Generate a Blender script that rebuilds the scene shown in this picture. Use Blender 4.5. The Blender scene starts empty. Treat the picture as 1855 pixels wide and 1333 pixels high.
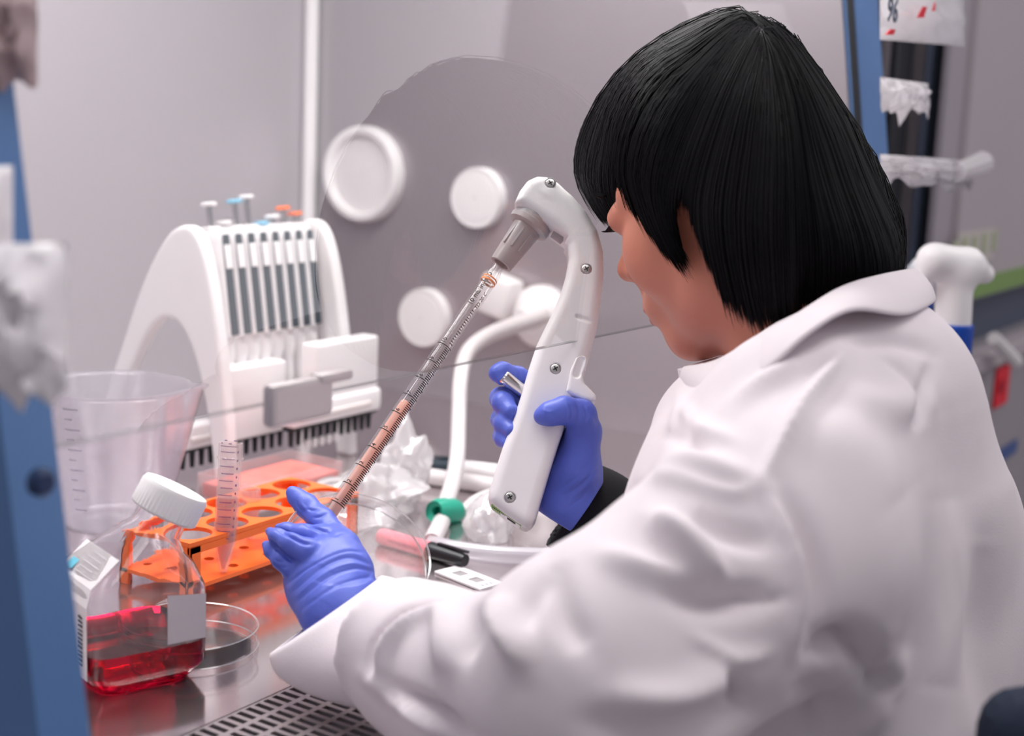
import bpy, bmesh, math, random
import numpy as np
from mathutils import Vector, Matrix

random.seed(7); rng = np.random.default_rng(7)
SC = bpy.context.scene
COL = SC.collection
PI = math.pi

# ------------------------------------------------------------------ camera
FPX = 2500.0
CAM = np.array([0.0, 0.0, 1.14])
_A, _PIT, _ROL = math.radians(33), math.radians(9.9), math.radians(2.5)
FW = np.array([math.cos(_A)*math.cos(_PIT), math.sin(_A)*math.cos(_PIT), -math.sin(_PIT)])
_R0 = np.cross(FW, [0, 0, 1]); _R0 /= np.linalg.norm(_R0); _U0 = np.cross(_R0, FW)
RT = _R0*math.cos(_ROL) + _U0*math.sin(_ROL)
UP = -_R0*math.sin(_ROL) + _U0*math.cos(_ROL)
cam_d = bpy.data.cameras.new('camera'); cam = bpy.data.objects.new('camera', cam_d); COL.objects.link(cam)
m = Matrix.Identity(4)
for i in range(3):
    m[i][0] = RT[i]; m[i][1] = UP[i]; m[i][2] = -FW[i]; m[i][3] = CAM[i]
cam.matrix_world = m
cam_d.sensor_width = 36.0; cam_d.lens = 36.0*FPX/1855.0
cam_d.clip_start = 0.02
cam_d.dof.use_dof = True; cam_d.dof.focus_distance = 0.925; cam_d.dof.aperture_fstop = 4.9
SC.camera = cam

# ------------------------------------------------------------------ light
SC.view_settings.view_transform = 'Standard'; SC.view_settings.look = 'None'
SC.view_settings.exposure = 0.0; SC.view_settings.gamma = 1.0
SC.view_settings.use_curve_mapping = False
w = bpy.data.worlds.new('world'); SC.world = w; w.use_nodes = True
bg = w.node_tree.nodes['Background']; bg.inputs[0].default_value = (0.90, 0.86, 0.93, 1); bg.inputs[1].default_value = 0.36

def area(name, loc, target, sx, sy, power, col=(1, 1, 1)):
    d = bpy.data.lights.new(name, 'AREA'); d.shape = 'RECTANGLE'; d.size = sx; d.size_y = sy
    d.energy = power; d.color = col
    o = bpy.data.objects.new(name, d); COL.objects.link(o); o.location = loc
    o.rotation_euler = (Vector(target) - Vector(loc)).to_track_quat('-Z', 'Y').to_euler()
    return o
area('cabinet_lamp', (0.90, 0.80, 1.62), (0.86, 0.72, 0.8), 0.95, 0.22, 12, (1.0, 0.985, 0.97))
area('ceiling_lamp', (0.5, 0.0, 2.6), (0.6, 0.25, 0.8), 1.6, 0.8, 13.5, (1.0, 0.97, 0.96))
area('ceiling_lamp', (2.6, -0.9, 2.6), (1.9, 0.2, 0.8), 1.6, 1.2, 12, (1.0, 0.97, 0.96))
area('added_reflection_light', (4.1, -2.1, 1.9), (0.9, -1.2, 1.5), 3.4, 2.4, 36, (0.97, 0.96, 1.0))  # unseen light added for the sash glass to reflect; no window stands there

# ------------------------------------------------------------------ helpers: points
def ray(u, v): return FW + RT*(u-927.5)/FPX - UP*(v-666.5)/FPX
def P(u, v, d): return CAM + d*ray(u, v)
def PZ(u, v, z):
    r = ray(u, v); return CAM + r*((z-CAM[2])/r[2])
def PX(u, v, x):
    r = ray(u, v); return CAM + r*((x-CAM[0])/r[0])
def PY(u, v, y):
    r = ray(u, v); return CAM + r*((y-CAM[1])/r[1])
def proj(p):
    q = np.asarray(p, float)-CAM; d = q@FW
    return 927.5+FPX*(q@RT)/d, 666.5-FPX*(q@UP)/d, d
def nrm(a): a = np.asarray(a, float); return a/np.linalg.norm(a)
class Frame:
    """a flat working plane: origin, two axes, normal"""
    def __init__(s, o, ex, ey):
        s.o = np.asarray(o, float); s.ex = nrm(ex); n = np.cross(s.ex, ey); s.n = nrm(n); s.ey = np.cross(s.n, s.ex)
    def to2(s, u, v):
        r = ray(u, v); t = ((s.o-CAM)@s.n)/(r@s.n); q = CAM+t*r-s.o
        return np.array([q@s.ex, q@s.ey])
    def at(s, x, y, z=0): return s.o+s.ex*x+s.ey*y+s.n*z
    def loc(s, p):
        q = np.asarray(p)-s.o
        return np.stack([q@s.ex, q@s.ey, q@s.n], -1)
    def mat(s):
        M = np.eye(4); M[:3, 0] = s.ex; M[:3, 1] = s.ey; M[:3, 2] = s.n; M[:3, 3] = s.o; return M

# ------------------------------------------------------------------ helpers: objects
def mk(name, verts, faces, mat=None, parent=None, smooth=True, sharp=None):
    me = bpy.data.meshes.new(name)
    me.from_pydata([tuple(map(float, v)) for v in verts], [], [tuple(map(int, f)) for f in faces])
    return finish(name, me, mat, parent, smooth, sharp)
def finish(name, me, mat, parent, smooth=True, sharp=None):
    if mat is not None: me.materials.append(mat)
    if len(me.polygons): me.polygons.foreach_set('use_smooth', [bool(smooth)]*len(me.polygons))
    if smooth and sharp: me.set_sharp_from_angle(angle=math.radians(sharp))
    me.update()
    o = bpy.data.objects.new(name, me); COL.objects.link(o)
    if parent is not None:
        o.parent = parent; o.matrix_parent_inverse = world_of(parent).inverted()
    return o
def world_of(p):
    return p.matrix_basis.copy() if p.parent is None else world_of(p.parent) @ p.matrix_parent_inverse @ p.matrix_basis
def grid_mesh(name, V, F, mat, parent=None, smooth=True, sharp=None):
    """fast path: V (n,3) array, F (m,4) or (m,3) array"""
    F = np.asarray(F, np.int32); k = F.shape[1]
    me = bpy.data.meshes.new(name)
    me.vertices.add(len(V)); me.vertices.foreach_set('co', np.asarray(V, np.float32).ravel())
    me.loops.add(F.size); me.loops.foreach_set('vertex_index', F.ravel())
    me.polygons.add(len(F)); me.polygons.foreach_set('loop_start', np.arange(0, F.size, k, dtype=np.int32))
    me.polygons.foreach_set('loop_total', np.full(len(F), k, np.int32))
    me.update(calc_edges=True)
    return finish(name, me, mat, parent, smooth, sharp)
def empty(name, loc):
    o = bpy.data.objects.new(name, None); COL.objects.link(o); o.location = tuple(map(float, loc)); o.empty_display_size = 0.02
    return o
def tag(o, label=None, cat=None, group=None, kind=None):
    if label: o['label'] = label
    if cat: o['category'] = cat
    if group: o['group'] = group
    if kind: o['kind'] = kind
    return o
def thing(name, loc, label, cat, group=None):
    return tag(empty(name, loc), label, cat, group)
def struct(o): o['kind'] = 'structure'; return o
def copy_thing(root, offset, label, rot=None):
    def rec(o, par):
        c = o.copy(); COL.objects.link(c)
        if par is not None: c.parent = par; c.matrix_parent_inverse = o.matrix_parent_inverse.copy()
        for ch in o.children: rec(ch, c)
        return c
    kids = list(root.children)
    r = root.copy(); COL.objects.link(r); r.location = root.location + Vector(tuple(map(float, offset)))
    for ch in kids: rec(ch, r)
    r['label'] = label
    return r

class MB:
    def __init__(s): s.V = []; s.F = []; s.n = 0
    def add(s, V, F, M=None):
        V = np.asarray(V, float)
        if M is not None: V = V@np.asarray(M)[:3, :3].T+np.asarray(M)[:3, 3]
        s.V.append(V); s.F += [tuple(int(i)+s.n for i in f) for f in F]; s.n += len(V); return s
    def build(s, name, mat, parent=None, smooth=True, sharp=21):
        return mk(name, np.concatenate(s.V), s.F, mat, parent, smooth, sharp)
def lathe(prof, seg=32, cap0=True, cap1=True):
    V = []; F = []
    for r, z in prof:
        for i in range(seg):
            a = 2*PI*i/seg; V.append((r*math.cos(a), r*math.sin(a), z))
    for k in range(len(prof)-1):
        for i in range(seg):
            j = (i+1) % seg; F.append((k*seg+i, k*seg+j, (k+1)*seg+j, (k+1)*seg+i))
    if cap0: F.append(tuple(range(seg))[::-1])
    if cap1: F.append(tuple(range((len(prof)-1)*seg, len(prof)*seg)))
    return np.array(V), F
def frame_z(o, z, xhint=(0, 0, 1)):
    """4x4 with local z along z"""
    z = nrm(z); x = np.asarray(xhint, float); x = x-z*(x@z)
    if np.linalg.norm(x) < 1e-6: x = np.array([1., 0, 0])-z*z[0]
    x = nrm(x); y = np.cross(z, x); M = np.eye(4); M[:3, 0] = x; M[:3, 1] = y; M[:3, 2] = z; M[:3, 3] = o; return M
def tube(pts, rad, seg=12, caps=True):
    pts = np.asarray(pts, float); n = len(pts); rad = np.broadcast_to(rad, (n,))
    T = np.gradient(pts, axis=0); T /= np.linalg.norm(T, axis=1)[:, None]
    x = np.array([0, 0, 1.]) if abs(T[0][2]) < .9 else np.array([1., 0, 0])
    V = []; F = []
    for k in range(n):
        x = nrm(x-T[k]*(x@T[k])); y = np.cross(T[k], x)
        for i in range(seg):
            a = 2*PI*i/seg; V.append(pts[k]+rad[k]*(x*math.cos(a)+y*math.sin(a)))
    for k in range(n-1):
        for i in range(seg):
            j = (i+1) % seg; F.append((k*seg+i, k*seg+j, (k+1)*seg+j, (k+1)*seg+i))
    if caps: F.append(tuple(range(seg))[::-1]); F.append(tuple(range((n-1)*seg, n*seg)))
    return np.array(V), F
def spline(pts, n):
    """Catmull-Rom through pts (k,dim) -> n samples"""
    p = np.asarray(pts, float); p = np.concatenate([[2*p[0]-p[1]], p, [2*p[-1]-p[-2]]])
    t = np.linspace(0, len(p)-3-1e-9, n); i = t.astype(int); f = (t-i)[:, None]
    a, b, c, d = p[i], p[i+1], p[i+2], p[i+3]
    return .5*((2*b)+(-a+c)*f+(2*a-5*b+4*c-d)*f**2+(-a+3*b-3*c+d)*f**3)
def rbox(x, y, z, r, seg=2):
    """rounded box centred at origin, full sizes"""
    bm = bmesh.new(); bmesh.ops.create_cube(bm, size=1)
    bmesh.ops.scale(bm, vec=(x, y, z), verts=bm.verts)
    if r > 0: bmesh.ops.bevel(bm, geom=bm.edges[:]+bm.verts[:], offset=r, segments=seg, profile=.5, affect='EDGES')
    bm.verts.index_update()
    V = np.array([v.co[:] for v in bm.verts]); F = [[v.index for v in f.verts] for f in bm.faces]; bm.free()
    return V, F
def T(x=0, y=0, z=0):
    M = np.eye(4); M[:3, 3] = (x, y, z); return M
def basis(o, ex, ey, ez):
    M = np.eye(4); M[:3, 0] = ex; M[:3, 1] = ey; M[:3, 2] = ez; M[:3, 3] = o; return M
def prism(poly, h):
    """extrude 2D polygon (ccw) from z=-h/2..h/2"""
    n = len(poly); V = [(x, y, -h/2) for x, y in poly]+[(x, y, h/2) for x, y in poly]
    F = [tuple(range(n))[::-1], tuple(range(n, 2*n))]+[(i, (i+1) % n, n+(i+1) % n, n+i) for i in range(n)]
    return np.array(V), F

# ------------------------------------------------------------------ helpers: distance fields -> mesh
class SDF:
    def __init__(s, lo, hi, h):
        s.lo = np.asarray(lo, float); s.h = h; s.n = np.ceil((np.asarray(hi)-s.lo)/h).astype(int)+1
        s.D = np.full(s.n, 0.05, np.float32)
    def box(s, lo, hi):
        a = np.clip(np.floor((np.asarray(lo)-s.lo)/s.h).astype(int), 0, s.n); b = np.clip(np.ceil((np.asarray(hi)-s.lo)/s.h).astype(int)+1, 0, s.n)
        sl = tuple(slice(a[i], b[i]) for i in range(3))
        ax = [(s.lo[i]+s.h*np.arange(a[i], b[i])).astype(np.float32) for i in range(3)]
        return sl, ax
    def comb(s, sl, d, k, op):
        a = s.D[sl]
        if op == 'sub':
            if k <= 0: s.D[sl] = np.maximum(a, -d); return
            h = np.clip(.5-.5*(a+d)/k, 0, 1); s.D[sl] = a*(1-h)+(-d)*h+k*h*(1-h); return
        if k <= 0: s.D[sl] = np.minimum(a, d); return
        h = np.clip(.5+.5*(a-d)/k, 0, 1); s.D[sl] = a*(1-h)+d*h-k*h*(1-h)
    def cap(s, a, b, ra, rb=None, k=0., op='add'):
        rb = ra if rb is None else rb; a = np.asarray(a, float); b = np.asarray(b, float); mr = max(ra, rb)+k+3*s.h
        sl, (X, Y, Z) = s.box(np.minimum(a, b)-mr, np.maximum(a, b)+mr)
        if 0 in s.D[sl].shape: return s
        X = X[:, None, None]; Y = Y[None, :, None]; Z = Z[None, None, :]; ba = b-a; L = max(ba@ba, 1e-12)
        t = np.clip(((X-a[0])*ba[0]+(Y-a[1])*ba[1]+(Z-a[2])*ba[2])/L, 0, 1)
        d = np.sqrt((X-a[0]-t*ba[0])**2+(Y-a[1]-t*ba[1])**2+(Z-a[2]-t*ba[2])**2)-(ra+(rb-ra)*t)
        s.comb(sl, d.astype(np.float32), k, op); return s
    def ell(s, c, R, rad, k=0., op='add'):
        """R rows = local axes"""
        c = np.asarray(c, float); R = np.asarray(R, float); rad = np.asarray(rad, float); e = np.sqrt(((R.T*rad)**2).sum(1))+k+3*s.h
        sl, (X, Y, Z) = s.box(c-e, c+e)
        if 0 in s.D[sl].shape: return s
        X = X[:, None, None]-c[0]; Y = Y[None, :, None]-c[1]; Z = Z[None, None, :]-c[2]
        q = [(X*R[i, 0]+Y*R[i, 1]+Z*R[i, 2])/rad[i] for i in range(3)]
        k0 = np.sqrt(q[0]**2+q[1]**2+q[2]**2); k1 = np.sqrt((q[0]/rad[0])**2+(q[1]/rad[1])**2+(q[2]/rad[2])**2)+1e-9
        s.comb(sl, (k0*(k0-1)/k1).astype(np.float32), k, op); return s
    def chain(s, pts, k=0., kj=None):
        """pts rows (x,y,z,r)"""
        for i in range(len(pts)-1): s.cap(pts[i][:3], pts[i+1][:3], pts[i][3], pts[i+1][3], k if i == 0 else (kj if kj is not None else k))
        return s
    def half(s, p, n, k=0.):
        """keep the side where (x-p).n < 0"""
        ax = [(s.lo[i]+s.h*np.arange(s.n[i])).astype(np.float32) for i in range(3)]; n = nrm(n)
        d = (ax[0][:, None, None]-p[0])*n[0]+(ax[1][None, :, None]-p[1])*n[1]+(ax[2][None, None, :]-p[2])*n[2]
        s.D = np.maximum(s.D, d.astype(np.float32)); return s
    def mesh(s):
        D = s.D; S = D < 0; nx, ny, nz = D.shape
        c = np.zeros((nx-1, ny-1, nz-1), np.int8)
        for i in (0, 1):
            for j in (0, 1):
                for k in (0, 1): c += S[i:nx-1+i, j:ny-1+j, k:nz-1+k]
        act = np.argwhere((c > 0) & (c < 8)); ids = np.full(c.shape, -1, np.int32); ids[tuple(act.T)] = np.arange(len(act))
        acc = np.zeros((len(act), 3)); cnt = np.zeros(len(act))
        cor = [(i, j, k) for i in (0, 1) for j in (0, 1) for k in (0, 1)]
        val = {q: D[act[:, 0]+q[0], act[:, 1]+q[1], act[:, 2]+q[2]].astype(float) for q in cor}
        for q in cor:
            for ax in range(3):
                if q[ax] == 0:
                    r = list(q); r[ax] = 1; a = val[q]; b = val[tuple(r)]; mk_ = (a < 0) != (b < 0)
                    t = np.where(mk_, a/(a-b+1e-20), 0); p = np.tile(np.array(q, float), (len(act), 1)); p[:, ax] += t
                    acc += p*mk_[:, None]; cnt += mk_
        V = s.lo+s.h*(act+acc/cnt[:, None]); F = []
        for ax in range(3):
            o1, o2 = (ax+1) % 3, (ax+2) % 3; s0 = [slice(None)]*3; s1 = [slice(None)]*3; s0[ax] = slice(0, -1); s1[ax] = slice(1, None)
            for o in (o1, o2): s0[o] = slice(1, -1); s1[o] = slice(1, -1)
            A = S[tuple(s0)]; B = S[tuple(s1)]
            for sgn, mm in ((1, A & ~B), (0, ~A & B)):
                e = np.argwhere(mm)
                if not len(e): continue
                e = e.copy(); e[:, o1] += 1; e[:, o2] += 1
                def cid(d1, d2):
                    q = e.copy(); q[:, o1] += d1; q[:, o2] += d2; return ids[q[:, 0], q[:, 1], q[:, 2]]
                f = np.stack([cid(-1, -1), cid(0, -1), cid(0, 0), cid(-1, 0)], 1)
                F.append(f if sgn else f[:, ::-1])
        return V, np.concatenate(F)
def vnormals(V, F):
    n = np.cross(V[F[:, 2]]-V[F[:, 0]], V[F[:, 3]]-V[F[:, 1]]); N = np.zeros_like(V)
    for i in range(4): np.add.at(N, F[:, i], n)
    return N/(np.linalg.norm(N, axis=1)[:, None]+1e-12)
def relax(V, F, it=2, lam=.5):
    for _ in range(it):
        S = np.zeros_like(V); c = np.zeros(len(V))
        for i in range(4):
            a = F[:, i]; b = F[:, (i+1) % 4]; np.add.at(S, a, V[b]); np.add.at(S, b, V[a]); np.add.at(c, a, 1); np.add.at(c, b, 1)
        V = V+lam*(S/np.maximum(c, 1)[:, None]-V)
    return V
def folds(V, F, lines, drange=None):
    """raise or press soft creases: each line = (points on the surface seen from the camera side, half width, height, skew)"""
    N = vnormals(V, F); q = V-CAM; d = q@FW; U = np.stack([927.5+FPX*(q@RT)/d, 666.5-FPX*(q@UP)/d], 1)
    vis = np.clip(-(N*(q/np.linalg.norm(q, axis=1)[:, None])).sum(1)*3, 0, 1)
    if drange is not None: vis = vis*((d > drange[0]) & (d < drange[1]))
    off = np.zeros(len(V))
    for pts, wd, am in lines:
        p = spline(np.array(pts, float), max(12, 6*len(pts))); lo = p.min(0)-3*wd; hi = p.max(0)+3*wd
        idx = np.nonzero((U[:, 0] > lo[0]) & (U[:, 0] < hi[0]) & (U[:, 1] > lo[1]) & (U[:, 1] < hi[1]) & (vis > 0))[0]
        if not len(idx): continue
        best = np.full(len(idx), 1e9); bt = np.zeros(len(idx)); sd = np.zeros(len(idx)); X = U[idx]
        for i in range(len(p)-1):
            a = p[i]; b = p[i+1]; ba = b-a; t = np.clip(((X-a)@ba)/(ba@ba), 0, 1); e = X-a-t[:, None]*ba
            dd = np.hypot(e[:, 0], e[:, 1]); mm = dd < best; best[mm] = dd[mm]; bt[mm] = ((i+t)/(len(p)-1))[mm]
        taper = np.sin(PI*np.clip(bt, 0.02, .98))**.6
        off[idx] += am*np.exp(-(best/wd)**2)*taper
    return V+N*(off*vis)[:, None]

# ------------------------------------------------------------------ materials
def mat(name, col, rough=.5, metal=0., spec=.5, trans=0., ior=1.45, sss=0., coat=0., noise=0., nscale=40., bump=0., bscale=300., sheen=0., alpha=1.):
    mt = bpy.data.materials.new(name); mt.use_nodes = True; nt = mt.node_tree; b = nt.nodes['Principled BSDF']
    c = tuple(col)+(1,)
    b.inputs['Base Color'].default_value = c; b.inputs['Roughness'].default_value = rough; b.inputs['Metallic'].default_value = metal
    b.inputs['Specular IOR Level'].default_value = spec; b.inputs['Transmission Weight'].default_value = trans; b.inputs['IOR'].default_value = ior
    b.inputs['Coat Weight'].default_value = coat; b.inputs['Sheen Weight'].default_value = sheen
    if sss: b.inputs['Subsurface Weight'].default_value = sss; b.inputs['Subsurface Radius'].default_value = (.012, .005, .003); b.inputs['Subsurface Scale'].default_value = 1.
    tc = nt.nodes.new('ShaderNodeTexCoord')
    n = nt.nodes.new('ShaderNodeTexNoise'); n.inputs['Scale'].default_value = nscale; n.inputs['Detail'].default_value = 3
    nt.links.new(tc.outputs['Object'], n.inputs['Vector'])
    mx = nt.nodes.new('ShaderNodeMixRGB'); mx.blend_type = 'MIX'; mx.inputs[1].default_value = tuple(x*(1-noise) for x in col)+(1,); mx.inputs[2].default_value = tuple(min(1, x*(1+noise)) for x in col)+(1,)
    nt.links.new(n.outputs['Fac'], mx.inputs[0]); nt.links.new(mx.outputs[0], b.inputs['Base Color'])
    if bump:
        n2 = nt.nodes.new('ShaderNodeTexNoise'); n2.inputs['Scale'].default_value = bscale; n2.inputs['Detail'].default_value = 4
        nt.links.new(tc.outputs['Object'], n2.inputs['Vector'])
        bp = nt.nodes.new('ShaderNodeBump'); bp.inputs['Strength'].default_value = bump; bp.inputs['Distance'].default_value = .002
        nt.links.new(n2.outputs['Fac'], bp.inputs['Height']); nt.links.new(bp.outputs[0], b.inputs['Normal'])
    return mt
def clear(name, tint=(.96, .96, .97), f0=.08, rough=.06, haze=0., hazecol=(.9, .88, .92), edge=.7):
    """thin-walled clear plastic or glass: see-through with a mirror share growing at grazing angles, and optional milkiness"""
    mt = bpy.data.materials.new(name); mt.use_nodes = True; nt = mt.node_tree; nt.nodes.clear()
    out = nt.nodes.new('ShaderNodeOutputMaterial'); tr = nt.nodes.new('ShaderNodeBsdfTransparent'); tr.inputs[0].default_value = tuple(tint)+(1,)
    gl = nt.nodes.new('ShaderNodeBsdfGlossy'); gl.inputs['Roughness'].default_value = rough
    lw = nt.nodes.new('ShaderNodeLayerWeight'); lw.inputs['Blend'].default_value = .5
    pw = nt.nodes.new('ShaderNodeMath'); pw.operation = 'POWER'; pw.inputs[1].default_value = 4.0; nt.links.new(lw.outputs['Facing'], pw.inputs[0])
    mt_ = nt.nodes.new('ShaderNodeMath'); mt_.operation = 'MULTIPLY_ADD'; mt_.inputs[1].default_value = edge; mt_.inputs[2].default_value = f0; mt_.use_clamp = True
    nt.links.new(pw.outputs[0], mt_.inputs[0])
    body = tr.outputs[0]
    if haze:
        df = nt.nodes.new('ShaderNodeBsdfDiffuse'); df.inputs[0].default_value = tuple(hazecol)+(1,)
        tl = nt.nodes.new('ShaderNodeBsdfTranslucent'); tl.inputs[0].default_value = tuple(hazecol)+(1,)
        m0 = nt.nodes.new('ShaderNodeMixShader'); m0.inputs[0].default_value = .5; nt.links.new(df.outputs[0], m0.inputs[1]); nt.links.new(tl.outputs[0], m0.inputs[2])
        m1 = nt.nodes.new('ShaderNodeMixShader'); m1.inputs[0].default_value = haze; nt.links.new(tr.outputs[0], m1.inputs[1]); nt.links.new(m0.outputs[0], m1.inputs[2]); body = m1.outputs[0]
    m2 = nt.nodes.new('ShaderNodeMixShader'); nt.links.new(mt_.outputs[0], m2.inputs[0]); nt.links.new(body, m2.inputs[1]); nt.links.new(gl.outputs[0], m2.inputs[2])
    nt.links.new(m2.outputs[0], out.inputs[0]); return mt
M_white = mat('white_plastic', (.84, .81, .82), .32, noise=.02)
M_offwhite = mat('offwhite_plastic', (.78, .75, .76), .4, noise=.03)
M_grey = mat('grey_plastic', (.36, .34, .35), .38, noise=.03)
M_black = mat('black_plastic', (.012, .014, .018), .35, noise=.1)
M_darkstrip = mat('dark_strip', (.02, .035, .05), .45, noise=.1)
M_metal = mat('chrome', (.62, .60, .61), .22, 1.0, noise=.05)
M_screw = mat('screw_metal', (.55, .53, .52), .3, 1.0, noise=.1)
M_steelwall = mat('cabinet_steel_wall', (.40, .365, .39), .30, .55, noise=.05, nscale=3)
M_backwall = mat('cabinet_back_wall', (.44, .40, .435), .38, .25, noise=.04, nscale=2)
M_deck = mat('steel_deck', (.64, .585, .595), .13, .92, noise=.05, nscale=20)
M_grille = mat('grille_steel', (.50, .45, .46), .3, .85, noise=.05)
M_dark = mat('dark_void', (.012, .014, .022), .8)
M_blue = mat('blue_paint', (.10, .215, .46), .4, noise=.06, nscale=30)
M_navy = mat('navy_paint', (.012, .035, .11), .45, noise=.1)
M_coat = mat('coat_cotton', (.80, .73, .762), .85, noise=.03, nscale=60, bump=.12, bscale=900)
M_glove = mat('nitrile', (.10, .145, .60), .40, spec=.45, noise=.08, nscale=50, bump=.08, bscale=500)
M_skin = mat('skin', (.68, .26, .175), .45, sss=.15, noise=.06, nscale=30)
M_lip = mat('lip', (.50, .14, .12), .35, noise=.08)
M_hair = mat('hair_black', (.0042, .0036, .0052), .52, spec=.20, noise=.5, nscale=60)
M_cloth = mat('black_knit', (.008, .008, .010), .9, noise=.3, nscale=200, bump=.3, bscale=1500)
M_eye = mat('eye_white', (.75, .7, .68), .2)
M_orange = mat('orange_plastic', (.98, .16, .015), .35, noise=.04, sss=.0)
M_red = mat('red_sticker', (.75, .01, .03), .5, noise=.05)
M_green = mat('green_plastic', (.01, .33, .22), .35, noise=.08)
M_bluebtn = mat('blue_button', (.18, .48, .66), .4)
M_pinkpen = mat('pink_pen', (.85, .22, .27), .4, noise=.05)
M_greenlab = mat('green_label', (.22, .42, .07), .5, noise=.1)
M_ink = mat('ink', (.012, .010, .012), .6)
M_purpleink = mat('purple_ink', (.16, .08, .25), .6)
M_faintink = mat('faint_ink', (.42, .40, .50), .6)
M_orangering = mat('orange_ring', (.85, .28, .10), .5)
M_paper = mat('paper_label', (.84, .81, .82), .6, noise=.03)
M_cyan = mat('cyan_patch', (.15, .55, .70), .6)
M_spraybl = mat('spray_blue', (.004, .06, .40), .35)
M_panel = mat('panel_grey', (.45, .40, .43), .5, noise=.04, nscale=3)
M_panel2 = mat('panel_grey_dark', (.33, .30, .33), .5, noise=.05)
M_slate = mat('slate_blue', (.08, .10, .15), .5, noise=.05)
M_greenstripe = mat('green_stripe', (.20, .33, .10), .5)
M_palegreen = mat('pale_green', (.42, .46, .30), .6)
M_navycloth = mat('navy_cloth', (.012, .02, .045), .85, noise=.2, bump=.2)
M_hose = mat('hose_plastic', (.66, .62, .63), .35, noise=.03)
M_bag = clear('bag_film', (.93, .92, .93), .10, .2, haze=.78, hazecol=(.93, .90, .92))
M_glass = clear('sash_glass', (.92, .925, .92), .10, .0, haze=.01)
M_clear = clear('clear_plastic', (.93, .925, .93), .05, .05, edge=.9)
M_dish = clear('dish_plastic', (.975, .97, .975), .025, .06, haze=.012, edge=.35)
M_beaker = clear('beaker_plastic', (.90, .89, .91), .08, .15, haze=.27, hazecol=(.74, .70, .78))
M_tubec = clear('tube_plastic', (.97, .96, .965), .05, .10, haze=.20, hazecol=(.95, .84, .84))
M_pip = clear('pipette_plastic', (.985, .98, .98), .05, .06, haze=.03)
M_pinkliq = clear('pink_medium', (.995, .80, .73), .01, .1, haze=.72, hazecol=(1.0, .66, .55), edge=.1)
M_palepink = clear('pale_pink', (.97, .74, .70), .03, .1, haze=.3, hazecol=(.9, .55, .5))
M_redbox = clear('red_box_fill', (.9, .35, .3), .03, .2, haze=.8, hazecol=(.85, .14, .13))
M_redliq = mat('red_medium', (.66, .004, .035), .05, trans=1.0, ior=1.30)
M_bottle = mat('bottle_glass', (.97, .965, .97), .03, trans=1.0, ior=1.40)
# ================================================================== the setting
ZS = 0.80; XL, XR, YF, YB = 0.367, 1.385, 0.47, 1.232; ZSASH = 0.998; SL = 0.158
def boxo(name, lo, hi, mt, parent=None, r=0.0):
    lo = np.asarray(lo, float); hi = np.asarray(hi, float); V, F = rbox(*(hi-lo), r); return MB().add(V+(lo+hi)/2, F).build(name, mt, parent)
struct(boxo('floor', (-3, -5, -.05), (5, 4, 0), mat('floor_vinyl', (.42, .40, .41), .4, noise=.05)))
struct(boxo('wall_back', (XL, YB, .74), (XR+.02, YB+.02, 1.75), M_backwall))
def sidewall(name, x0, x1, mt):
    fy = lambda z: YF+(z-ZSASH)*SL+.006
    q = [(fy(.74), .74), (YB, .74), (YB, 1.75), (fy(1.75), 1.75)]
    V = [(x0, y, z) for y, z in q]+[(x1, y, z) for y, z in q]
    F = [(0, 1, 2, 3), (7, 6, 5, 4)]+[(i, 4+i, 4+(i+1) % 4, (i+1) % 4) for i in range(4)]
    return struct(mk(name, V, F, mt, None, False))
sidewall('wall_right', XR, XR+.02, M_steelwall)
sidewall('wall_left', XL-.02, XL, M_steelwall)
struct(boxo('ceiling', (XL-.02, .60, 1.75), (XR+.02, YB+.02, 1.77), M_backwall))
tb = struct(MB().add(*tube([PX(561, y, XR-.012) for y in (700, 0)] if False else [(XR-.010, YB-.010, .80), (XR-.010, YB-.010, 1.75)], .009, 12)).build('trim_1', M_white))
# work deck and air grille with real slots
struct(boxo('work_surface', (XL, .537, .785), (XR, YB, ZS), M_deck))
struct(boxo('trim_2', (XL, .385, .785), (XR, .437, ZS), M_grille, r=.003))
struct(boxo('trim_3', (XL-.02, .37, .62), (XR+.05, .385, ZS-.004), M_panel, r=.004))
def grille():
    V = []; F = []; px_, py_ = .0074, .0165; nx = int((XR-XL)/px_); ny = 6; y0 = .437
    for j in range(ny):
        for i in range(nx):
            x = XL+i*px_; y = y0+j*py_; n = len(V); a, b = .0016, .0018
            V += [(x, y, ZS), (x+px_, y, ZS), (x+px_, y+py_, ZS), (x, y+py_, ZS), (x+a, y+b, ZS), (x+px_-a, y+b, ZS), (x+px_-a, y+py_-b, ZS), (x+a, y+py_-b, ZS)]
            V += [(x+a, y+b, ZS-.003), (x+px_-a, y+b, ZS-.003), (x+px_-a, y+py_-b, ZS-.003), (x+a, y+py_-b, ZS-.003)]
            for k in range(4):
                l = (k+1) % 4; F += [(n+k, n+l, n+4+l, n+4+k), (n+4+k, n+4+l, n+8+l, n+8+k)]
    return mk('front_grille', V, F, M_grille, None, False)
struct(grille())
struct(boxo('grille_plenum', (XL, .437, .70), (XR, .537, .712), M_dark))
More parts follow.
